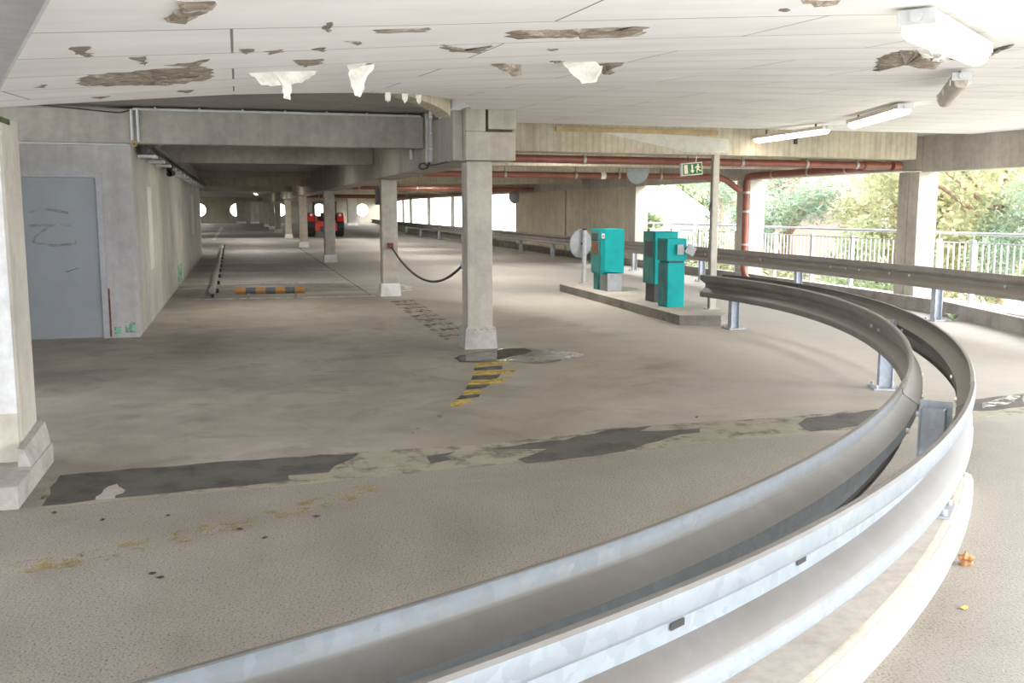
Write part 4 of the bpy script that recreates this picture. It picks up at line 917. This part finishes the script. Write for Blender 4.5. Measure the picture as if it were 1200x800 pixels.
# ------------------------------------------------------------------ wheel stop, floor rail, tractor
t = empty('wheel_stop', (.5, 18.1, 0), 'striped orange and grey-blue tubular wheel stop bar on the floor', 'wheel stop')
n_ = 7
for i in range(n_):
    x0 = -.09 + 1.2 * i / n_; x1 = -.09 + 1.2 * (i + 1) / n_
    MB().tube([(x0, 18.15 - .08 * i / n_, .155), (x1, 18.15 - .08 * (i + 1) / n_, .155)], .06, 14).build('band', ('oran', 'bargr')[i % 2], t, 50)
for x in (.12, .95):
    o_ = MB().box(x - .02, x + .02, 18.08, 18.16, .008, .11).build('foot', 'barrail', t); MB().box(x - .11, x + .11, 18.03, 18.2, 0, .008).build('foot_plate', 'barrail', o_)
t = empty('floor_rail', (-.6, 30, 0), 'long low steel bumper rail on dark feet along the left wall', 'rail')
MB().tube([(-.5, 18.45, .15), (-.59, 30, .15), (-.68, 41.7, .15)], .062, 12).build('tube', 'barrail', t, 50)
for i in range(12):
    y_ = 18.6 + i * 2.08; x = -.5 - .18 * (y_ - 18.45) / 23.25
    o_ = MB().box(x - .025, x + .025, y_ - .04, y_ + .04, .008, .1).build('foot', 'dark', t); MB().box(x - .13, x + .13, y_ - .1, y_ + .1, 0, .008).build('foot_plate', 'barrail', o_)
    MB().cyl((x + .06, y_, .13), (1, 0, 0), .04, .05, 8).build('buffer', 'dark', t)

tx, ty = 4.87, 58.6
tr = empty('tractor', (tx, ty, 0), 'small red tractor with open cab frame parked behind the third pillar', 'tractor')
def wheel(x, y_, r_, w_, name):
    q = MB(); vs = []; n_ = 28
    prof = [(-.5, .55), (-.5, .9), (-.38, 1.0), (.38, 1.0), (.5, .9), (.5, .55)]
    for k in range(n_):
        a_ = 2 * pi * k / n_
        for u, rr_ in prof:
            b_ = 1.0 if not (rr_ == 1.0) else (1.0 if k % 2 else .955)
            vs.append((x + u * w_, y_ + cos(a_) * r_ * rr_ * b_, r_ + sin(a_) * r_ * rr_ * b_))
    m_ = len(prof)
    q.add(vs, [(k * m_ + i, k * m_ + (i + 1) % m_, ((k + 1) % n_) * m_ + (i + 1) % m_, ((k + 1) % n_) * m_ + i) for k in range(n_) for i in range(m_)])
    o_ = q.build(name, 'dark', tr)
    MB().cyl((x - w_ * .4, y_, r_), (1, 0, 0), r_ * .56, w_ * .8, 20).build('rim', 'discb', o_, 40)
wheel(tx - .82, ty, .68, .46, 'rear_wheel'); wheel(tx + .82, ty, .68, .46, 'rear_wheel'); wheel(tx - .7, ty + 1.9, .4, .26, 'front_wheel'); wheel(tx + .7, ty + 1.9, .4, .26, 'front_wheel')
MB().box(tx - .66, tx + .66, ty - .45, ty + .5, .55, .92, .03).build('chassis', 'red', tr); MB().box(tx - .4, tx + .4, ty + .5, ty + 2.3, .5, 1.2, .08).build('bonnet', 'red', tr)
for s_ in (-1, 1):
    vs = []; 
    q = MB()
    for k in range(9):
        a_ = R(20 + 140 * k / 8); 
        for x in (tx + s_ * .64, tx + s_ * 1.02): vs.append((x, ty + cos(a_) * .78, .66 + sin(a_) * .74)); vs.append((x, ty + cos(a_) * .74, .66 + sin(a_) * .705))
    fs = []
    for k in range(8):
        b_ = k * 4; c_ = b_ + 4
        for i, j in ((0, 2), (2, 3), (3, 1), (1, 0)): fs.append((b_ + i, b_ + j, c_ + j, c_ + i))
    q.add(vs, fs + [(0, 1, 3, 2), (32, 34, 35, 33)]).build('fender', 'red', tr)
    MB().box(tx + s_ * .5 - .12, tx + s_ * .5 + .12, ty - .75, ty - .45, .35, .8, .02).build('tail_block', 'red', tr)
    MB().box(tx + s_ * .82 - .07, tx + s_ * .82 + .07, ty - .6, ty - .5, 1.2, 1.34, .01).build('tail_lamp', 'label', tr)
    MB().tube([(tx + s_ * .62, ty - .3, .9), (tx + s_ * .62, ty - .3, 1.95), (tx + s_ * .6, ty + .7, 1.98), (tx + s_ * .6, ty + .9, 1.1)], .045, 8).build('cab_post', 'darkg', tr)
MB().box(tx - .68, tx + .68, ty - .36, ty + .85, 1.97, 2.03, .02).build('cab_roof', 'darkg', tr)
MB().box(tx - .26, tx + .26, ty - .1, ty + .35, .95, 1.04, .03).build('seat', 'dark', tr); MB().box(tx - .26, tx + .26, ty - .2, ty - .1, 1.0, 1.4, .03).build('seat_back', 'dark', tr)
MB().tube([(tx, ty + .75, 1.0), (tx, ty + .62, 1.3)], .02, 8).build('steering_column', 'dark', tr)
MB().tube([(tx + .18 * cos(k * pi / 8), ty + .62 + .06 * sin(k * pi / 8), 1.3 + .17 * sin(k * pi / 8)) for k in range(17)], .014, 6).build('steering_wheel', 'dark', tr)
MB().box(tx - .3, tx + .3, ty - .62, ty - .46, .3, .62, .02).build('hitch', 'darkg', tr)

# ------------------------------------------------------------------ balcony railings
def railing(y0, y1, posts, label, x=11.62):
    t = empty('balcony_railing', (x, (y0 + y1) / 2, .16), label, 'railing')
    MB().tube([(x, y0, 1.2), (x, y1, 1.2)], .025, 10).build('handrail', 'hand', t, 50)
    MB().box(x - .015, x + .015, y0, y1, 1.035, 1.055).build('upper_rail', 'hand', t); MB().box(x - .015, x + .015, y0, y1, .24, .26).build('lower_rail', 'hand', t)
    for p in posts:
        o_ = MB().box(x - .035, x + .035, p - .03, p + .03, .06, 1.09, .004).build('post', 'hand', t); MB().tube([(x, p, 1.09), (x, p, 1.2)], .01, 6).build('stem', 'hand', o_); MB().box(x - .06, x + .06, p - .06, p + .06, .05, .06).build('foot_plate', 'hand', o_)
    y_ = y0 + .07
    while y_ < y1 - .04:
        if all(abs(y_ - p) > .06 for p in posts): MB().box(x - .008, x + .008, y_ - .009, y_ + .009, .26, 1.035).build('baluster', 'balu', t)
        y_ += .135
tag(MB().box(11.14, 11.95, 7.5, 14.17, 0, .05).build('balcony_slab', 'pave'), 'sunlit concrete balcony strip beyond the right-hand opening', 'slab')
tag(MB().box(11.38, 11.95, 14.2, 38, 0, .05).build('balcony_slab', 'pave'), 'sunlit concrete balcony strip behind the facade pillars', 'slab')
railing(11.4, 14.5, [12.0, 13.58, 14.4], 'metal railing in the opening right of the double facade pillar')
railing(14.9, 20.6, [15.3, 16.9, 18.3, 19.8], 'metal railing in the opening between downpipe and double facade pillar')
railing(20.9, 26.9, [21.6, 23.6, 25.3, 26.6], 'metal railing in the opening behind the teal machines')

# ------------------------------------------------------------------ outside
gd_ = MB(); gd_.add([(-70, -70, -3), (140, -70, -3), (140, 190, -3), (-70, 190, -3)], [(0, 1, 2, 3)])
tag(gd_.build('ground', 'earth'), 'pale paved ground outside below the railings', 'ground')
def tree(x, y_, crowns, n, size, mat, label, th=.18, branches=True, needle=False, base=-3):
    t = empty('pine_tree' if needle else 'leafy_tree', (x, y_, base), label, 'tree')
    rr = random.Random(int(x * 100 + y_)); top = max(c[2] for c in crowns)
    tb = MB().tube([(x, y_, base), (x + .1, y_ + .05, base + (top - base) * .5), (x + rr.uniform(-.2, .2), y_, top)], [th * 1.3, th, th * .35], 10).build('trunk', 'bark', t, 50)
    if branches:
        for c in crowns: 
            s_ = Vector((x + .05, y_, base + (c[2] - base) * .72)); e = Vector((c[0], c[1], c[2])); m_ = s_.lerp(e, .55) + Vector((0, 0, .25))
            MB().tube([s_, m_, e], [th * .45, th * .3, th * .12], 7).build('branch', 'bark', t, 50)
    vs = []; fs = []; tot = sum(c[3] ** 2 for c in crowns)
    for c in crowns:
        for _ in range(int(n * c[3] ** 2 / tot)):
            v = Vector((rr.gauss(0, 1), rr.gauss(0, 1), rr.gauss(0, 1))).normalized() * c[3] * (rr.random() ** .45)
            p = Vector(c[:3]) + Vector((v.x, v.y, v.z * .8)); s_ = size * rr.uniform(.6, 1.3)
            a_ = Vector((rr.gauss(0, 1), rr.gauss(0, 1), rr.gauss(0, .6))).normalized(); b_ = a_.orthogonal().normalized(); b_ = (b_ * cos(rr.random() * 6) + a_.cross(b_) * sin(rr.random() * 6)).normalized()
            w_ = .18 if needle else .55; k = len(vs)
            vs += [tuple(p - a_ * s_), tuple(p + b_ * s_ * w_), tuple(p + a_ * s_), tuple(p - b_ * s_ * w_)]; fs.append((k, k + 1, k + 2, k + 3))
    me = bpy.data.meshes.new('foliage'); me.from_pydata(vs, [], fs); me.materials.append(M[mat]); o_ = bpy.data.objects.new('foliage', me); COL.objects.link(o_); o_.parent = t; o_.matrix_parent_inverse = Matrix.Translation(-t.location)
    return t
def blob(x, y_, z, r_, k, seed):
    rr = random.Random(seed); return [(x + rr.uniform(-r_, r_), y_ + rr.uniform(-r_, r_), z + rr.uniform(-r_ * .75, r_ * .75), r_ * rr.uniform(.42, .68)) for _ in range(k)]
tree(18.4, 20.6, blob(18.4, 20.6, 1.6, 2.5, 12, 1), 9000, .10, 'lf_a', 'autumn-yellow leafy tree filling the opening at the right edge')
tree(21.5, 26.6, blob(21.8, 26.5, 2.2, 2.7, 12, 2), 8000, .13, 'lf_a', 'leafy tree with brown trunk just right of the double facade pillar', .42)
tree(17.3, 18.0, blob(17.3, 18.0, .8, 1.7, 8, 3), 9000, .10, 'lf_p', 'blue-green pine at the far right behind the railing', .14, True, True)
tree(18.6, 31.0, blob(17.7, 31.2, 1.7, 2.0, 10, 4), 9000, .13, 'lf_p', 'pine with forked orange-brown trunk in the middle opening', .2, True, True)
tree(19.4, 26.2, blob(19.6, 26.0, 1.4, 1.5, 9, 5), 5500, .09, 'lf_a', 'yellowing birch-like tree left of the double facade pillar')
tree(29, 56, blob(29, 56, 2.6, 2.6, 10, 6), 6000, .16, 'lf_g', 'green tree behind the white gabled house')
tree(23.6, 59.5, blob(23.6, 59.5, 2.4, 2.8, 9, 7), 5000, .16, 'lf_g', 'green tree at the left of the white gabled house')
tree(18.2, 42.8, blob(18.2, 42.8, .9, 1.1, 7, 12), 3500, .12, 'lf_g', 'slender green tree at the left edge of the opening behind the machines', .08)
tree(17.0, 23.5, blob(17.0, 23.5, -.6, 1.5, 8, 8), 5000, .09, 'lf_g', 'low green shrub behind the middle railing', .06)
tree(16.2, 27.5, blob(16.2, 27.5, -.7, 1.4, 8, 9), 5000, .09, 'lf_a', 'low yellow-green shrub behind the left part of the middle railing', .06)
tree(16.6, 16.6, blob(16.6, 16.6, -.8, 1.5, 8, 10), 5000, .09, 'lf_g', 'low green shrub behind the right-hand railing', .06)
tree(17.5, 34.5, blob(17.5, 34.5, -.8, 1.6, 8, 11), 5000, .1, 'lf_g', 'low green shrub behind the railing by the machines', .06)
def house(x, y_, w_, d_, eave, ridge, wm, rm, label, ang, wins):
    t = empty('house', (x, y_, -3), label, 'house'); mt = Matrix.Translation((x, y_, 0)) @ Matrix.Rotation(ang, 4, 'Z')
    q = MB(); q.add([(mt @ Vector(v))[:] for v in ((-w_, 0, -3), (w_, 0, -3), (w_, d_, -3), (-w_, d_, -3), (-w_, 0, eave), (w_, 0, eave), (w_, d_, eave), (-w_, d_, eave), (0, 0, ridge), (0, d_, ridge))], [(0, 1, 5, 8, 4), (3, 7, 9, 6, 2), (0, 4, 7, 3), (1, 2, 6, 5), (0, 3, 2, 1)]); q.build('walls', wm, t)
    sl_ = (ridge - eave) / w_; r_ = MB()
    for s_ in (-1, 1):
        e = w_ + .4; r_.add([(mt @ Vector(v))[:] for v in ((0, -.4, ridge + .02), (s_ * e, -.4, ridge - sl_ * e + .02), (s_ * e, d_ + .4, ridge - sl_ * e + .02), (0, d_ + .4, ridge + .02), (0, -.4, ridge + .17), (s_ * e, -.4, ridge - sl_ * e + .17), (s_ * e, d_ + .4, ridge - sl_ * e + .17), (0, d_ + .4, ridge + .17))], [(3, 2, 1, 0), (4, 5, 6, 7), (0, 1, 5, 4), (1, 2, 6, 5), (2, 3, 7, 6), (3, 0, 4, 7)])
    r_.build('roof', rm, t)
    for (wx, wz) in wins:
        f_ = MB().box(wx - .45, wx + .45, -.05, -.005, wz - .6, wz + .6, 0, mt).build('window_frame', 'hwhite', t); MB().box(wx - .38, wx + .38, -.07, -.052, wz - .53, wz + .53, 0, mt).build('pane', 'discb', f_)
house(23.3, 51.0, 1.9, 6, 1.5, 2.9, 'hwhite', 'hwhite', 'white gabled house seen through the opening behind the machines', R(-25), [(.9, .3)])
house(25.2, 35.0, 2.6, 5.2, 2.1, 4.3, 'hpink', 'roof', 'house with a red tiled roof behind the pine tree', R(57), [(-1.2, .2), (1.2, .2)])

# ------------------------------------------------------------------ small things on the floor
PUD=[(2.192,10.277),(2.286,10.445),(2.493,10.588),(2.847,10.885),(3.129,10.865),(3.460,10.600),(3.650,10.201),(3.606,10.080),(3.185,9.754),(2.936,9.679),(2.669,9.921),(2.372,9.919),(2.189,10.006)]
m, nt, b = newmat('damp_stain'); b.inputs['Base Color'].default_value = (.09, .075, .055, 1); b.inputs['Roughness'].default_value = .35
nt.links.new(ramp(nt, noise(nt, pos(nt), 2.2, 4, .6), [(.38, (.2, .2, .2)), (.6, (.75, .75, .75))]).outputs[0], b.inputs['Alpha']); M['damp'] = m
m, nt, b = newmat('water'); b.inputs['Base Color'].default_value = (.06, .055, .04, 1); b.inputs['Roughness'].default_value = .04
nt.links.new(ramp(nt, noise(nt, pos(nt), 5, 3, .6), [(.36, (.55, .55, .55)), (.5, (.95, .95, .95))]).outputs[0], b.inputs['Alpha']); M['water'] = m
decal('damp_stain', PUD, 'damp', .005, .03)
pd = MB().prism(jag([(2.21, 10.25), (2.35, 10.42), (2.6, 10.62), (2.95, 10.82), (3.14, 10.78), (3.16, 10.55), (2.95, 10.3), (2.66, 10.1), (2.4, 10.0), (2.24, 10.05)], .02), .005, .007).build('puddle', 'water'); tag(pd, 'small shiny puddle at the foot of the nearest pillar', 'puddle')
LV=[(-0.425,4.435),(-0.049,4.960),(0.335,5.068),(-0.385,4.372),(0.067,4.793),(-0.735,5.305),(-0.412,5.290),(-0.996,5.5),(3.363,6.80)]
for i, (x, y_) in enumerate(LV):
    s_ = random.uniform(.008, .014) * (1.4 if i < 3 else 1); q = MB(); n_ = 7
    vs = [(x + s_ * random.uniform(.7, 1.3) * cos(k * 2 * pi / n_) * 1.4, y_ + s_ * random.uniform(.7, 1.2) * sin(k * 2 * pi / n_), .004 + random.uniform(0, .006)) for k in range(n_)] + [(x, y_, .014)] + [(x, y_, .001)]
    q.add(vs, [(k, (k + 1) % n_, n_) for k in range(n_)] + [((k + 1) % n_, k, n_ + 1) for k in range(n_)])
    tag(q.build('leaf_scrap', 'leafdead'), 'small dark leaf scrap lying on the rough concrete floor', 'leaf', 'dark leaf scraps on the floor')
bm = bmesh.new(); bmesh.ops.create_icosphere(bm, subdivisions=3, radius=.028)
for v in bm.verts: v.co *= 1 + .35 * sin(v.co.x * 190 + 1) * sin(v.co.y * 170) + .2 * sin(v.co.z * 240); v.co += Vector((3.13, 3.58, .027))
me = bpy.data.meshes.new('crumpled_leaf'); bm.to_mesh(me); bm.free(); me.materials.append(M['stone']); o_ = bpy.data.objects.new('crumpled_leaf', me); COL.objects.link(o_); tag(o_, 'crumpled orange-brown dry leaf lying on the outer lane at lower right', 'leaf')
q = MB(); n_ = 9; x, y_ = 2.77, 3.16
q.add([(x + .022 * cos(k * 2 * pi / n_) * (1 + .3 * sin(k * 3)), y_ + .014 * sin(k * 2 * pi / n_), .004 + .004 * (k % 3)) for k in range(n_)] + [(x, y_, .012), (x, y_, .001)], [(k, (k + 1) % n_, n_) for k in range(n_)] + [((k + 1) % n_, k, n_ + 1) for k in range(n_)])
tag(q.build('yellow_leaf', 'leafy'), 'tiny flat yellow leaf on the outer lane, nearest the bottom right corner', 'leaf')
wd = empty('weed', (9.86, 11.85, 0), 'small green weed growing at the foot of the kerb upstand', 'plant'); rr = random.Random(5); vs = []; fs = []
MB().tube([(9.86, 11.85, 0), (9.87, 11.85, .06)], .005, 6).build('stem', 'lf_g', wd)
for k in range(26):
    a_ = rr.uniform(0, 6.28); l_ = rr.uniform(.06, .16); h_ = rr.uniform(.02, .13); c = Vector((9.86, 11.85, .01)); e = c + Vector((cos(a_) * l_, sin(a_) * l_, h_)); s_ = Vector((-sin(a_), cos(a_), 0)) * .014; mid = c.lerp(e, .55) + Vector((0, 0, .03)); i = len(vs)
    vs += [tuple(c), tuple(mid - s_), tuple(e), tuple(mid + s_)]; fs.append((i, i + 1, i + 2, i + 3))
MB().add(vs, fs).build('leaves', 'lf_g', wd)

# ------------------------------------------------------------------ light, camera
w = bpy.data.worlds.new('sky'); S.world = w; w.use_nodes = True
w.node_tree.nodes['Background'].inputs[0].default_value = (.93, .97, 1, 1); w.node_tree.nodes['Background'].inputs[1].default_value = 3.2
sun = bpy.data.lights.new('sun', 'SUN'); sun.energy = 3.0; sun.angle = R(40); sun.color = (1, .96, .9)
so_ = bpy.data.objects.new('sun', sun); COL.objects.link(so_); so_.rotation_euler = Vector((-.85, .5, -.5)).to_track_quat('-Z', 'Y').to_euler()

cam = bpy.data.cameras.new('camera'); cam.sensor_width = 36; cam.lens = 34.5; cam.clip_end = 500
co = bpy.data.objects.new('camera', cam); COL.objects.link(co); co.location = (0, 0, 1.6)
co.rotation_euler = (R(90 - 7.6762), 0, R(-15.463)); S.camera = co
S.view_settings.view_transform = 'Standard'; S.view_settings.look = 'None'; S.view_settings.gamma = 1; S.view_settings.use_curve_mapping = False
S.view_settings.exposure = 1.4
S.cycles.max_bounces = 10; S.cycles.diffuse_bounces = 7
